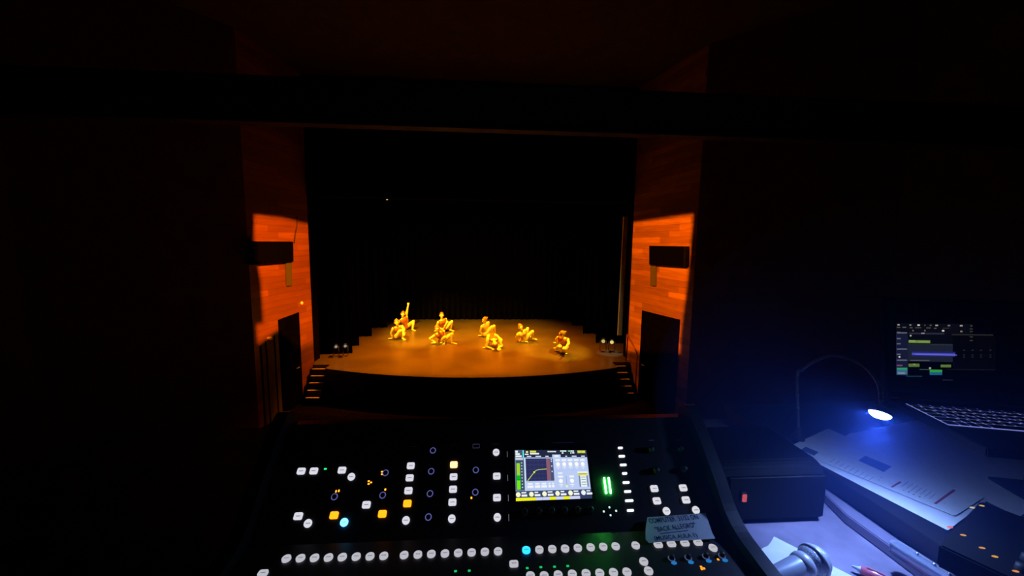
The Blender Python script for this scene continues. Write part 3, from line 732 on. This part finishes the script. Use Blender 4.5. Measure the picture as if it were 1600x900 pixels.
# the colour screen, its interface as a grid of glowing fields on the glass
S_TL, S_TR, S_BR, S_BL = U(804.0, 703.2, .001), U(916.3, 703.2, .001), U(925.3, 778.8, .001), U(806.2, 783.2, .001)
SW = ((S_TR-S_TL).length+(S_BR-S_BL).length)/2; SH = ((S_BL-S_TL).length+(S_BR-S_TR).length)/2
def sp(u, v, h=.0012):
    u /= 100; v /= 100; return S_TL.lerp(S_TR, u).lerp(S_BL.lerp(S_BR, u), v)+UP_N*(h-.001)
q = MB(); q.box(sp(50, 50, 0)-UP_N*.0008, (SW+.012, SH+.012, .002), PLASTIC, rot=RU, bevel=.0008); q.build('screen_bezel', con)
scr = MB(); LV = [.0016]
def R_(u0, v0, u1, v1, col, k=1.0, h=None):
    LV[0] += .0000025; hh = LV[0] if h is None else h
    scr.face([sp(u0, v0, hh), sp(u0, v1, hh), sp(u1, v1, hh), sp(u1, v0, hh)], emit(*col, k))
def D_(u, v, r, col, k=1.0, n=16):
    LV[0] += .0000025; c = sp(u, v, LV[0]); rr = r/100*SW
    scr.face([c+RU@Vector((rr*cos(2*pi*i/n), rr*sin(2*pi*i/n), 0)) for i in range(n)], emit(*col, k))
W_ = (240, 245, 250); P_ = (188, 205, 245)
R_(0, 0, 100, 100, (34, 42, 66)); R_(0, 16, 99.5, 82, P_)
R_(0, 0, 12, 16, (70, 90, 110)); 
for a in ((1, 1.5, 4.5, 6), (1, 7, 7, 10.5), (1, 11.5, 9.5, 15)): R_(*a, W_)
R_(11, .5, 12.6, 17, (110, 240, 250)); R_(15.5, 2.5, 18.5, 6.5, (230, 240, 140)); R_(14, 8, 19, 10.5, W_)
R_(21, 1.5, 29.5, 5.5, (225, 225, 70)); R_(21, 6.5, 33.5, 9.5, W_)
for i in range(8): R_(45.5+i*1.5, 2+.4*(i % 2), 46.7+i*1.5, 4.8, W_)
for i, c in enumerate(((200, 240, 210), W_, W_, W_)): R_(63+i*2.2, 1, 64.9+i*2.2, 3.8, c)
R_(65, 5, 67.3, 8, W_)
for i, c in enumerate(((110, 220, 140), (160, 235, 180), W_, W_)): R_(74+i*2.1, 1, 75.8+i*2.1, 3.8, c)
R_(77, 5, 78.4, 8, W_); R_(79.5, 4.8, 82.4, 7.6, W_)
R_(86.5, .8, 98.8, 8.2, (70, 85, 70))
for i in range(6): R_(87.2+i*1.8, 1.4, 88.7+i*1.8, 6.6, (232, 235, 80))
for a in ((16.5, 22.5), (28.5, 36), (42, 46.5), (69.5, 72), (78.5, 85), (91.5, 96.5)): R_(a[0], 12.5, a[1], 15, (205, 225, 235))
R_(51.5, 10, 63, 17, (195, 212, 245)); R_(55, 11.5, 60, 15, W_)
R_(0, 17, 12.5, 82, (120, 135, 160)); R_(1, 18, 11, 20, W_); R_(1, 22, 11.8, 80, (60, 80, 105))
R_(2, 27.5, 6.6, 52, (158, 214, 50)); R_(2, 52, 6.6, 61, (0, 190, 20)); R_(2, 61, 6.6, 79, (110, 236, 20)); R_(2.5, 60, 6.2, 61.5, (0, 150, 10))
for i in range(9): R_(8.2, 26+i*6, 9.8, 28+i*6, (200, 220, 230))
R_(12.4, 17, 14, 82, (205, 225, 250)); R_(14, 16.4, 51.5, 18, (190, 200, 255))
R_(14.5, 18, 52, 63.5, (44, 48, 92))
for i in range(5): R_(15+i*5.5, 18.5, 15.15+i*5.5, 63, (70, 78, 125)); R_(14.8, 22+i*9, 42, 22.4+i*9, (70, 78, 125))
R_(42.5, 18.2, 47.5, 63.3, (138, 92, 112)); R_(47.5, 18.2, 51.8, 63.3, (70, 84, 120))
for v in (19, 23, 33, 44): R_(49, v, 50.6, v+2.4, (210, 225, 240))
def SL(a, b2, w_, col):
    LV[0] += .0000025; A = sp(*a, LV[0]); B_ = sp(*b2, LV[0]); d = (B_-A).normalized(); s = UP_N.cross(d)*w_/2
    scr.face([A-s, B_-s, B_+s, A+s], emit(*col, 1))
for a, b2 in (((16, 63), (21, 54)), ((21, 54), (25.5, 46)), ((25.5, 46), (28.5, 42.4)), ((28.5, 42.4), (32, 41)), ((32, 41), (42.5, 40))): SL(a, b2, .0013, (205, 222, 110))
D_(25.5, 46, 1.2, (235, 245, 60))
for a in ((15.5, 23.5), (25.5, 32.5), (34, 41.5), (43.5, 47), (48, 51.5)):
    R_(a[0]+.6, 67.5, a[1]-.8, 70.5, W_); R_(a[0], 72, a[1], 76.5, W_)
for i in range(5):
    u = 58.5+i*8.5; R_(u-3.2, 20, u+3.2, 24, W_); D_(u, 30.5, 2.7, (252, 252, 248)); R_(u-2.8, 35.5, u+2.8, 37.3, (225, 235, 250)); D_(u, 39.5, .8, (225, 235, 250))
R_(54, 43, 82, 43.4, (160, 178, 225))
for u, lo in ((60.5, True), (75.5, False)):
    if lo: R_(u-3, 47.5, u+3, 50.5, W_)
    R_(u-3.2, 54, u+3.2, 58, W_); D_(u, 64.5, 2.7, (252, 252, 250)); R_(u-2.6, 71, u+2.6, 73, W_); D_(u, 75.5, .8, W_)
R_(67.6, 55, 68.6, 72, (150, 175, 205)); D_(68, 75, 1.7, (232, 236, 205))
R_(84, 46, 98, 49, (235, 243, 252)); R_(84.5, 49, 97.5, 54, (232, 232, 90)); R_(85, 50.5, 96.5, 52, (140, 140, 40))
R_(85, 54.5, 87, 77, (120, 140, 160)); R_(95.5, 54.5, 97.5, 77, (120, 140, 160)); R_(87.3, 54.5, 95.2, 77, (235, 243, 252))
for i in range(4): R_(88.4, 57+i*5, 94.4, 58.4+i*5, (120, 145, 120))
R_(0, 82.4, 100, 94, (60, 74, 112))
for i in range(6):
    u = 3.2+i*17.2; D_(u, 88.4, 3.0, (248, 250, 210) if i != 5 else W_)
    R_(u+4.2, 84, u+10.5-1.5*(i % 2), 86.4, W_); R_(u+4.2, 88.6, u+11.6, 92.4, W_)
R_(0, 94.4, 26, 100, (240, 240, 20)); R_(26, 94.4, 84, 100, (205, 212, 248)); R_(44, 94.4, 52, 100, (238, 240, 20)); R_(62, 94.4, 70, 100, (238, 240, 20)); R_(84, 94.4, 100, 100, (50, 62, 100))
R_(34.6, 94.4, 34.9, 100, (120, 120, 160))
scr.build('screen', con, label='bright colour screen with a dynamics curve, knobs and a yellow bottom bar')

# ------------------------------------------------------------------ hand-written note on the console
def note_pt(px, py): return at_pl(px, py, BP+Vector((0, 0, .0155)), Vector((0, -.40, .92)).normalized())
npx = [(1008.8, 843), (1008.6, 830), (1009.5, 820), (1011.5, 808.5), (1050, 805.8), (1102.5, 801.5), (1108, 819), (1113, 833), (1117.5, 841.5), (1085, 844), (1050, 845.5), (1014, 848.5)]
NN = Vector((0, -.40, .92)).normalized()
root = thing('paper_note', note_pt(1060, 825), 'hand-written white paper note lying on the right side of the mixing console', 'note')
q = MB(); q.prism([note_pt(*p) for p in npx], NN*.0004, PAPERB); q.build('sheet', root)
def writing(s, a, b2, size, parent, nrm, h, M):
    """letters laid from point a toward b2 on the sheet"""
    d = (b2-a).normalized(); up = nrm.cross(d).normalized()
    cu = bpy.data.curves.new('t', 'FONT'); cu.body = s; cu.size = size; cu.offset = size*.012
    o = bpy.data.objects.new('t', cu); COL.objects.link(o)
    dg = bpy.context.evaluated_depsgraph_get(); dg.update(); me = bpy.data.meshes.new_from_object(o.evaluated_get(dg)); bpy.data.objects.remove(o)
    wd = max(v.co.x for v in me.vertices); k = (b2-a).length/wd
    mt = Matrix((d*k, up, nrm)).transposed().to_4x4(); mt.translation = a+nrm*h
    me.transform(mt)
    for v in me.vertices: v.co += up*(.0004*sin((v.co-a).dot(d)*900))
    me.materials.clear(); me.materials.append(M)
    p = bpy.data.objects.new('handwriting', me); COL.objects.link(p); p.parent = parent; p.matrix_parent_inverse = parent.matrix_world.inverted()
BLUEINK = mat('blue_ink', (.02, .03, .12), .6)
for s, a, b2, sz in (('COMPUTER  31/32 ON', (1015, 818), (1092, 811), .013), ('"BACK ALLEGRO"', (1025, 831.5), (1088, 823.5), .0125), ('(MUSICA AULA 1)', (1023, 844.5), (1090, 839), .0105)):
    writing(s, note_pt(*a), note_pt(*b2), sz, root, NN, .0007, BLUEINK)
q = MB(); A, B_ = note_pt(1031, 834.2), note_pt(1075, 829.2); s = Vector((0, .0006, .0003)); q.face([A-s+NN*.0007, B_-s+NN*.0007, B_+s+NN*.0007, A+s+NN*.0007], BLUEINK); q.build('underline', root)

# ------------------------------------------------------------------ dark equipment case with a red switch, between console and riser
FY = .745
root = thing('equipment_case', (.63, FY+.1, TZ+.001), 'black rounded equipment case with a small lit red switch, just right of the console', 'equipment case')
CASE = noisy(mat('case_plastic', (.003, .003, .005), .6, spec=.1), 60, .3)
q = MB(); q.prism([Vector((.512+.005, FY+.002+y, TZ+.001+z)) for y, z in ((.012, 0), (.012, .10), (.022, .118), (.04, .125), (.20, .125), (.22, .11), (.22, 0))], (.235, 0, 0), CASE, bevel=.004); q.build('body', root)
q = MB(); q.box((.512+.1225, FY+.008, TZ+.06), (.225, .01, .10), CASE, bevel=.004, seg=3); q.build('front_panel', root)
pr = at_y(1162, 777, FY)
q = MB(); q.box((pr.x, FY+.001, pr.z), (.0125, .006, .021), mat('switch_rim', (.02, .02, .02), .4), bevel=.001); q.build('switch_rim', root)
q = MB(); q.box((pr.x, FY-.003, pr.z), (.0090, .004, .0165), emit(200, 84, 96, .9), bevel=.001); q.build('rocker_switch', root, label='lit red rocker switch')

# ------------------------------------------------------------------ paper and microphone
def sheet(name, pxs, z, label, M=PAPER, th=.0004, grp=None):
    q = MB(); q.prism([at_z(*p, z) for p in pxs], (0, 0, th), M)
    o = q.build(name, label=label, category='paper')
    if grp: o['group'] = grp
    return o
sheet('paper_sheet', [(1209.5, 838.5), (1336, 902.5), (1352, 930), (1215, 945), (1168.5, 875.3), (1172, 870), (1184, 861), (1193, 856), (1200, 853), (1204, 848)], TZ+.001, 'white paper sheet lying under the silver microphone')
MZ = TZ+.0275
MC = at_z(1272, 876, MZ); MT = at_z(1188, 909, MZ-.012)
ax = (MC-MT).normalized()
mic = thing('microphone', MC.lerp(MT, .5), 'silver hand-held vocal microphone lying on the white sheet', 'microphone')
MESHM = bpy.data.materials.new('mesh_grille'); MESHM.use_nodes = True
nt = MESHM.node_tree; b = nt.nodes['Principled BSDF']; b.inputs['Metallic'].default_value = .35; b.inputs['Roughness'].default_value = .4
tc = nt.nodes.new('ShaderNodeTexCoord'); vo = nt.nodes.new('ShaderNodeTexVoronoi'); vo.inputs['Scale'].default_value = 600
nt.links.new(tc.outputs['Object'], vo.inputs['Vector']); r = nt.nodes.new('ShaderNodeValToRGB')
r.color_ramp.elements[0].color = (.08, .08, .1, 1); r.color_ramp.elements[0].position = .1; r.color_ramp.elements[1].color = (.75, .78, .85, 1); r.color_ramp.elements[1].position = .5
nt.links.new(vo.outputs['Distance'], r.inputs[0]); nt.links.new(r.outputs[0], b.inputs['Base Color'])
bp = nt.nodes.new('ShaderNodeBump'); bp.inputs['Strength'].default_value = .6; bp.inputs['Distance'].default_value = .001
nt.links.new(vo.outputs['Distance'], bp.inputs['Height']); nt.links.new(bp.outputs[0], b.inputs['Normal'])
q = MB(); q.lathe(MC, ax, [(-.026+.0, .0165)]+[(.026*-cos(t), max(.0265*sin(t), .0)) for t in [radians(a) for a in range(45, 181, 9)]], MESHM, 36); q.build('grille', mic, label='rounded wire mesh grille')
q = MB(); q.lathe(MC, ax, [(-.004, .0262), (-.004, .0280), (.003, .0282), (.004, .0262)], mat('mic_ring', (.7, .72, .78), .3, .3), 36); q.build('grille_band', mic)
q = MB(); q.lathe(MC-ax*.021, ax, [(-.016, .0185), (-.013, .021), (-.006, .0225), (0, .0215), (.003, .019)], mat('mic_ring', (.7, .72, .78), .3, .3), 36); q.build('collar', mic)
q = MB(); q.lathe(MC-ax*.036, ax, [(-.088, 0), (-.088, .0125), (-.083, .013), (-.06, .0145), (-.005, .0185), (0, .0185)], mat('mic_body', (.55, .58, .66), .32, .25), 32); q.build('handle', mic)
for o in [x for x in bpy.data.objects if x.parent == mic]: pass

# ------------------------------------------------------------------ pink marker and clear plastic case
A = at_z(1331, 884, TZ+.010); B_ = at_z(1420, 925, TZ+.010); ax = (B_-A).normalized()
root = thing('marker_pen', A, 'pink marker pen with a pale clear tip at the bottom edge of the picture', 'pen')
q = MB(); q.lathe(A+ax*.012, ax, [(0, .006), (.004, .0085), (.02, .0095), (.11, .0095), (.112, 0)], mat('pink_plastic', (.75, .16, .22), .22, **{'Subsurface Weight': .2}), 24); q.build('barrel', root)
q = MB(); q.lathe(A, ax, [(0, 0), (0, .002), (.008, .0035), (.012, .0062), (.014, .0062)], mat('clear_tip', (.75, .8, .9), .1), 20); q.build('tip', root, label='pale translucent tip')
q = MB(); q.box(A+ax*.045+Vector((0, 0, .0105)), (.05, .003, .002), mat('pink_plastic', (.75, .16, .22), .22), rot=ax.to_track_quat('X', 'Z').to_matrix(), bevel=.0008); q.build('clip', root)
CLEAR = mat('clear_plastic', (.85, .9, 1), .06, **{'Transmission Weight': .85, 'IOR': 1.45})
A = at_z(1398, 852, TZ+.05); B_ = at_z(1486, 908, TZ+.05); ax = (B_-A); ax.z = 0; LL = ax.length; ax.normalize(); sd = Vector((ax.y, -ax.x, 0)); sd = sd if sd.x < 0 else -sd
rot = Matrix((ax, Vector((-ax.y, ax.x, 0)), Vector((0, 0, 1)))).transposed()
cc = A.lerp(B_, .5)+ax*.02
root = thing('clear_case', Vector((cc.x, cc.y, TZ+.036)), 'long clear plastic case with bright glints lying along the foot of the black desk section', 'case')
cz = TZ+.0365
q = MB(); pts = [Vector((cc.x, cc.y, cz))+rot@Vector((x, y, 0)) for x, y in rrect(LL+.05, .024, .009, 5)]
q.prism(pts, (0, 0, .016), CLEAR, bevel=.002); q.build('tray', root)
q = MB(); pts = [Vector((cc.x, cc.y, cz+.0165))+rot@Vector((x, y, 0)) for x, y in rrect(LL+.053, .026, .01, 5)]
q.prism(pts, (0, 0, .004), CLEAR, bevel=.0012); q.build('lid', root)
for dx in (-.028, -.004, .016, .034):
    q = MB(); q.ball(Vector((cc.x, cc.y, cz+.0222))+rot@Vector((dx, .002, 0)), .0026, CHROME, n=12); q.build('glint_bead', root)  # chrome beads added to stand in for bright reflections on the plastic

# ------------------------------------------------------------------ papers on the riser
def rounded(pts, r=3.0):
    out = []; n = len(pts)
    for i in range(n):
        a, b2, c = Vector(pts[i-1]), Vector(pts[i]), Vector(pts[(i+1) % n])
        d1 = (a-b2).normalized(); d2 = (c-b2).normalized()
        p0 = b2+d1*r; p2 = b2+d2*r
        for k in range(5):
            t = k/4; out.append(tuple((1-t)**2*p0+2*t*(1-t)*b2+t*t*p2))
    return out
g = 'overlapping sheets on the black desk section'
sheet('paper_sheet', rounded([(1325, 678), (1440, 655), (1690, 745), (1592, 808)]), SZ+.0008, 'white sheet whose corner shows behind the amber-lit black box', grp=g)
sheet('paper_sheet', rounded([(1262, 716), (1330, 676), (1543, 782), (1481, 829)]), SZ+.0018, 'white sheet lying under the printed one, brightest along its lower edge', grp=g)
prt = sheet('printed_sheet', rounded([(1230.5, 699), (1294, 669.5), (1538, 777), (1491.5, 806.5)], 4), SZ+.0045, 'printed sheet with red bars and green marks, topmost beneath the lamp', grp=g)
q = MB(); pz = SZ+.0052
def qd(pxs, M): q.face([at_z(*p, pz) for p in pxs], M)
RB = mat('print_red', (.45, .07, .06), .8); GB = mat('print_green', (.25, .5, .12), .8); DB = mat('print_blue', (.10, .13, .28), .8); LB = mat('print_grey', (.42, .42, .46), .8)
qd([(1391.5, 760.5), (1394.5, 762), (1409, 753.5), (1405.5, 752)], RB)
qd([(1459, 786.5), (1463, 788), (1493.5, 766.5), (1489, 764.5)], RB)
for p in [(1412, 766), (1420, 769), (1427.5, 772.5), (1437, 776.3)]: qd([(p[0]-2.2, p[1]), (p[0], p[1]+1), (p[0]+2.4, p[1]-.3), (p[0], p[1]-1.4)], GB)
qd([(1251, 703), (1272, 712), (1279, 706.5), (1259, 698)], DB)
qd([(1341, 719.5), (1381, 737.5), (1393, 729), (1352, 712)], DB)
for i in range(7): qd([(1408+i*7.2, 760.4+i*3.1), (1409.2+i*7.2, 760.9+i*3.1), (1420+i*7.2, 752.6+i*3.1), (1418.8+i*7.2, 752.1+i*3.1)], LB)
for i in range(9): qd([(1296+i*7.5, 722+i*3.6), (1297+i*7.5, 722.5+i*3.6), (1305+i*7.5, 717+i*3.6), (1304+i*7.5, 716.5+i*3.6)], LB)
for p in [(1377, 746), (1373, 750), (1475, 787)]: qd([(p[0]-1.4, p[1]), (p[0], p[1]+.9), (p[0]+1.4, p[1]), (p[0], p[1]-.9)], LB)
q.build('printed_marks', prt)

# ------------------------------------------------------------------ black control box with amber lamps
BZ = SZ+.045
c0 = at_z(1532, 782, BZ); c1 = at_z(1467, 851, BZ); ed2 = c1-c0; ed2.z = 0; l2 = ed2.length
e2 = ed2.normalized(); p2 = Vector((-e2.y, e2.x, 0)); p2 = p2 if p2.x > 0 else -p2
root = thing('control_box', Vector((c0.x, c0.y, SZ)), 'flat black control box with a row of small amber lamps at the picture edge', 'control box')
q = MB(); q.prism([Vector((v.x, v.y, SZ+.006)) for v in (c0, c1, c1+p2*.19, c0+p2*.19)], (0, 0, BZ-SZ-.006), mat('box_black', (.006, .006, .007), .8, spec=.1), bevel=.003); q.build('body', root)
for px, py, col, k in [(1484.5, 824, (255, 110, 80), 1), (1505, 836.3, (225, 165, 80), 1), (1534.5, 856.3, (225, 160, 70), 1), (1554.5, 869.8, (230, 170, 70), 1), (1587, 892.8, (230, 150, 70), 1), (1519, 793.2, (215, 200, 165), 1), (1534, 790.3, (220, 180, 90), 1)]:
    p = at_z(px, py, BZ)
    q = MB(); q.ball(p+Vector((0, 0, .0002)), 1, emit(*col, k*.85), (.0046, .0021, .0012), rot=Matrix.Rotation(radians(-12), 3, 'Z')); q.build('indicator_light', root, label='small lit amber lamp')
for i in range(5):
    for j in range(2):
        p = Vector((c0.x, c0.y, BZ))+e2*(l2*(.2+.16*i))+p2*(.08+.05*j)
        q = MB(); q.lathe(p, (0, 0, 1), [(0, .009), (.01, .008), (.011, 0)], RUBBER, 16); q.build('knob', root)
for a, b2 in ((.1, .1), (.9, .1), (.1, .9), (.9, .9)):
    p = Vector((c0.x, c0.y, SZ))+e2*l2*a+p2*.19*b2
    q = MB(); q.lathe(p+Vector((0, 0, .0005)), (0, 0, 1), [(0, 0), (0, .008), (.006, .008), (.006, 0)], RUBBER, 12); q.build('foot', root)

# ------------------------------------------------------------------ laptop
LZ0 = HC-.36; A = at_z(1417, 628, HC-.338); LR = radians(-15); lx = Vector((cos(LR), sin(LR), 0)); ly = Vector((-sin(LR), cos(LR), 0))
lap = thing('laptop', A+lx*.16-Vector((0, 0, HC-.338-SZ+(-HC+HC))) if False else Vector((A.x, A.y, LZ0)), 'open black laptop showing an audio timeline, with backlit keys', 'laptop')
LZ = HC-.338
def lp(x, y, z=0): return Vector((A.x, A.y, LZ))+lx*x+ly*y+Vector((0, 0, z))
RLp = Matrix.Rotation(LR, 3, 'Z')
q = MB(); q.prism([lp(-.012, .035, -.006), lp(.345, .035, -.006), lp(.345, -.195, -.006), lp(-.012, -.195, -.006)], (0, 0, -.016), mat('lid_black', (.004, .004, .005), .8, spec=.1), bevel=.002); q.build('base', lap)
q = MB(); q.prism([lp(0, .0022, -.0055), lp(.279, .0022, -.0055), lp(.279, -.1035, -.0055), lp(0, -.1035, -.0055)], (0, 0, .0012), emit(120, 130, 230, .9)); q.build('keyboard_backlight', lap, label='blue-white glow under the keys')
KEY = mat('key_plastic', (.015, .015, .02), .4)
rows = [(0, .0125, [.0216]*13), (-.0150, .0155, [.0175]*13+[.034, .018]), (-.0330, .0155, [.0265]+[.0175]*12+[.025, .018]), (-.0510, .0155, [.030]+[.0175]*11+[.038, .018]), (-.0690, .0155, [.040]+[.0175]*10+[.045, .018]), (-.0870, .0165, [.022, .0175, .0175, .0175, .084, .0175, .0175, .0175, .0175, .0175, .0175])]
kn_ = 0
for y0, hh, ws in rows:
    x = 0
    for w_ in ws:
        if x+w_ > .328: break
        q = MB(); kw = w_-.0030; pts = [lp(x+kw/2, y0-hh/2+.0004, -.0040)+RLp@Vector((a, b2, 0)) for a, b2 in rrect(kw, hh-.0012, .0016, 2)]
        q.prism(pts, (0, 0, .0012), KEY); q.build('key', lap); x += w_; kn_ += 1
q = MB(); q.prism([lp(.11, -.125, -.0058), lp(.22, -.125, -.0058), lp(.22, -.19, -.0058), lp(.11, -.19, -.0058)], (0, 0, .0009), mat('pad', (.02, .02, .025), .3)); q.build('touchpad', lap)
tilt = radians(14); hv = (Vector((0, 0, 1))*cos(tilt)+ly*sin(tilt)); sn = hv.cross(lx); sn = sn if sn.dot(ly) < 0 else -sn
H0 = lp(-.012, .040, -.004)
q = MB(); q.prism([H0, H0+lx*.357, H0+lx*.357+hv*.235, H0+hv*.235], -sn*.007, mat('lid_black', (.004, .004, .005), .8, spec=.1), bevel=.0015); lid = q.build('lid', lap)
def ls(px, py, h=.0008): return at_pl(px, py, H0+sn*h, sn)
print('LAPTOP screen', (ls(1401, 506)-H0).dot(lx), (ls(1401, 506)-H0).dot(hv), (ls(1402, 600)-H0).dot(hv), (ls(1570, 600)-H0).dot(lx))
SR = Matrix((lx, hv, sn)).transposed()
q = MB(); q.prism([H0+lx*.008+hv*.012+sn*.0002, H0+lx*.349+hv*.012+sn*.0002, H0+lx*.349+hv*.225+sn*.0002, H0+lx*.008+hv*.225+sn*.0002], sn*.0004, mat('lcd_dark', (.006, .006, .008), .3)); q.build('display_glass', lid)
q = MB(); lv = [.0008]
def lr(x0, y0, x1, y1, col, k=1, sl=0):
    """rect given in zoomed-crop units (origin 1390,490, x7.5)"""
    lv[0] += .000003; f_ = lambda x, y: ls(1390+x/7.5, 490+y/7.5, lv[0]); fade = 1
    q.face([f_(x0, y0), f_(x0, y1+sl*0), f_(x1, y1+sl), f_(x1, y0+sl)], emit(*col, k))
D1 = (26, 28, 40); 
lr(75, 110, 970, 240, (8, 9, 16), sl=12); lr(75, 240, 215, 720, (20, 24, 52), sl=6)
lr(215, 240, 760, 345, (6, 7, 14), sl=6); lr(215, 348, 740, 560, (27, 32, 48), sl=8); lr(740, 260, 1240, 660, (3, 3, 4), sl=6)
for x, w_, c in ((92, 26, 150), (232, 22, 125), (326, 28, 210), (405, 18, 60), (470, 24, 70), (536, 32, 150), (680, 30, 110), (824, 32, 150), (948, 22, 60)): lr(x, 122+x*.015, x+w_, 138+x*.015, (c, c, c))
for x0, x1, y, c in ((85, 125, 155, 70), (150, 195, 155, 80), (235, 270, 160, 70), (300, 370, 160, 60), (430, 480, 162, 70), (520, 550, 166, 80), (620, 700, 165, 40)): lr(x0, y, x1, y+12, (c, c, c+8))
for x, y, w_, c in ((614, 192, 26, 215), (828, 200, 26, 110), (405, 190, 18, 90), (265, 190, 18, 90), (238, 250, 18, 170), (105, 498, 20, 200), (462, 630, 24, 170)): lr(x, y, x+w_, y+18, (c, c, c))
for x in (940,):
    for y in (175, 205, 268, 310): lr(x, y, x+36, y+10, (58, 58, 60))
for y, x1 in ((212, 125), (218, 205), (285, 130), (345, 130), (408, 205), (470, 130), (538, 205), (600, 150)): lr(85, y, x1, y+16, (88, 90, 118) if y != 600 else (110, 70, 110))
lr(230, 222, 640, 242, (38, 38, 58), sl=4); lr(370, 224, 410, 238, (130, 125, 150)); lr(730, 238, 1215, 254, (34, 34, 34), sl=6)
lr(222, 310, 476, 342, (100, 132, 66), sl=4); lr(230, 316, 300, 326, (150, 170, 110), sl=1); lr(340, 325, 460, 332, (130, 165, 100), sl=1)
lr(258, 440, 770, 500, (30, 34, 110), sl=8); lr(262, 458, 770, 486, (72, 76, 190), sl=10); lr(300, 470, 790, 478, (105, 110, 225), sl=12)
lr(240, 544, 470, 552, (90, 92, 110), sl=2); lr(480, 362, 740, 366, (50, 64, 70), sl=3)
lr(222, 586, 350, 624, (84, 112, 58)); lr(598, 598, 720, 630, (84, 112, 58)); lr(280, 588, 300, 598, (150, 190, 90))
lr(85, 634, 208, 656, (38, 150, 110)); lr(85, 656, 208, 715, (60, 100, 140)); lr(95, 690, 180, 705, (120, 140, 170))
lr(470, 656, 616, 686, (45, 150, 60), sl=2); lr(470, 686, 616, 718, (30, 88, 140), sl=2); lr(350, 652, 470, 658, (70, 95, 100), sl=1)
for x in (860, 960, 1060, 1170):
    for y in (425, 480, 505): lr(x, y, x+24, y+8, (44, 44, 44))
lr(660, 650, 1230, 655, (30, 30, 30), sl=6); lr(190, 730, 380, 738, (22, 60, 80), sl=1); lr(620, 775, 740, 782, (36, 40, 46), sl=1)
q.build('display', lid, label='dim audio timeline with green clips and a blue waveform')

root = thing('laptop_stand', lp(.16, -.05, SZ-LZ+.0025), 'dark stand holding the laptop up above the papers', 'stand')
q = MB(); q.prism([lp(.03, .03, -.0225), lp(.33, .03, -.0225), lp(.33, -.17, -.0225), lp(.03, -.17, -.0225)], (0, 0, -.005), BLACK); q.build('top', root)
q = MB(); q.prism([lp(.22, .06, SZ-LZ+.0028), lp(.40, .06, SZ-LZ+.0028), lp(.40, -.08, SZ-LZ+.0028), lp(.22, -.08, SZ-LZ+.0028)], (0, 0, .006), BLACK, bevel=.001); q.build('base', root)
q = MB(); q.prism([lp(.24, .01, SZ-LZ+.009), lp(.31, .01, SZ-LZ+.009), lp(.31, -.02, SZ-LZ+.009), lp(.24, -.02, SZ-LZ+.009)], (0, 0, -.0275-(SZ-LZ+.009)), BLACK); q.build('column', root)

# ------------------------------------------------------------------ gooseneck lamp
LP_ = CAM+ray(1375, 647)*.765
root = thing('gooseneck_lamp', Vector((LP_.x-.1, LP_.y+.2, SZ)), 'slim gooseneck lamp with a brilliant blue-white head arching over the papers', 'lamp')
def gl(px, py, d): return CAM+ray(px, py)*d*1.39
base = gl(1246, 588, .76)+pd*.02; base.z = SZ
pts = bez([base+Vector((0, 0, .02)), gl(1246, 588, .76), gl(1252, 579, .75), gl(1268, 567, .73), gl(1296, 556, .69), gl(1325, 560, .65), gl(1347, 570, .62), gl(1364, 586, .59), gl(1375, 608, .565), gl(1376, 636, .553)], 10)
q = MB(); q.tube(pts, .0032, mat('gooseneck_grey', (.12, .12, .14), .35, .7), 10)
acc = 0
for i in range(4, len(pts)-2, 2): q.tube([pts[i], pts[i].lerp(pts[i+1], .5)], .0039, mat('gooseneck_grey', (.12, .12, .14), .35, .7), 10)
q.build('gooseneck', root)
q = MB(); q.lathe(base, (0, 0, 1), [(0, 0), (0, .016), (.012, .015), (.03, .007), (.04, .005), (.04, 0)], PLASTIC, 20); q.build('base', root)
TGT = at_z(1240, 900, TZ)
b1, b2 = at_z(1330, 696, SZ), at_z(1548, 768, SZ)
hax = (b1-LP_).cross(b2-LP_).normalized()
if hax.dot(at_z(1250, 850, TZ)-LP_) < 0: hax = -hax
HR = hax.to_track_quat('Z', 'Y').to_matrix()
q = MB(); q.lathe(LP_, hax, [(-.016, 0), (-.016, .006), (-.010, .015), (-.003, .0180), (0, .0180), (0, .0170), (-.001, .0168), (-.001, 0)], PLASTIC, 28); q.build('head', root)
q = MB(); q.lathe(LP_, hax, [(-.0005, .0166), (.003, .0155), (.006, .011), (.0078, .005), (.0082, 0)], emit(.20, .35, 1, 420, True), 28); q.build('bulb', root, label='brilliant blue-white light')

lamp('gooseneck_light', 'SPOT', LP_+hax*.011, 8.0, (.20, .35, 1), target=at_z(1335, 880, TZ), spot_size=radians(122), spot_blend=1.0, shadow_soft_size=.012)

# scattering ball added to imitate the lens glow round the gooseneck lamp
HM = bpy.data.materials.new('glow_veil'); HM.use_nodes = True; nt = HM.node_tree; nt.nodes.remove(nt.nodes['Principled BSDF'])
vs = nt.nodes.new('ShaderNodeVolumeScatter'); vs.inputs['Color'].default_value = (.12, .26, 1, 1); vs.inputs['Density'].default_value = .30; vs.inputs['Anisotropy'].default_value = 0
nt.links.new(vs.outputs[0], nt.nodes['Material Output'].inputs['Volume'])
q = MB(); q.ball(LP_, .42, HM, n=32); q.build('glow_veil', kind='stuff', label='faint blue scattering ball added to imitate lens glow round the gooseneck lamp', category='glow_veil')
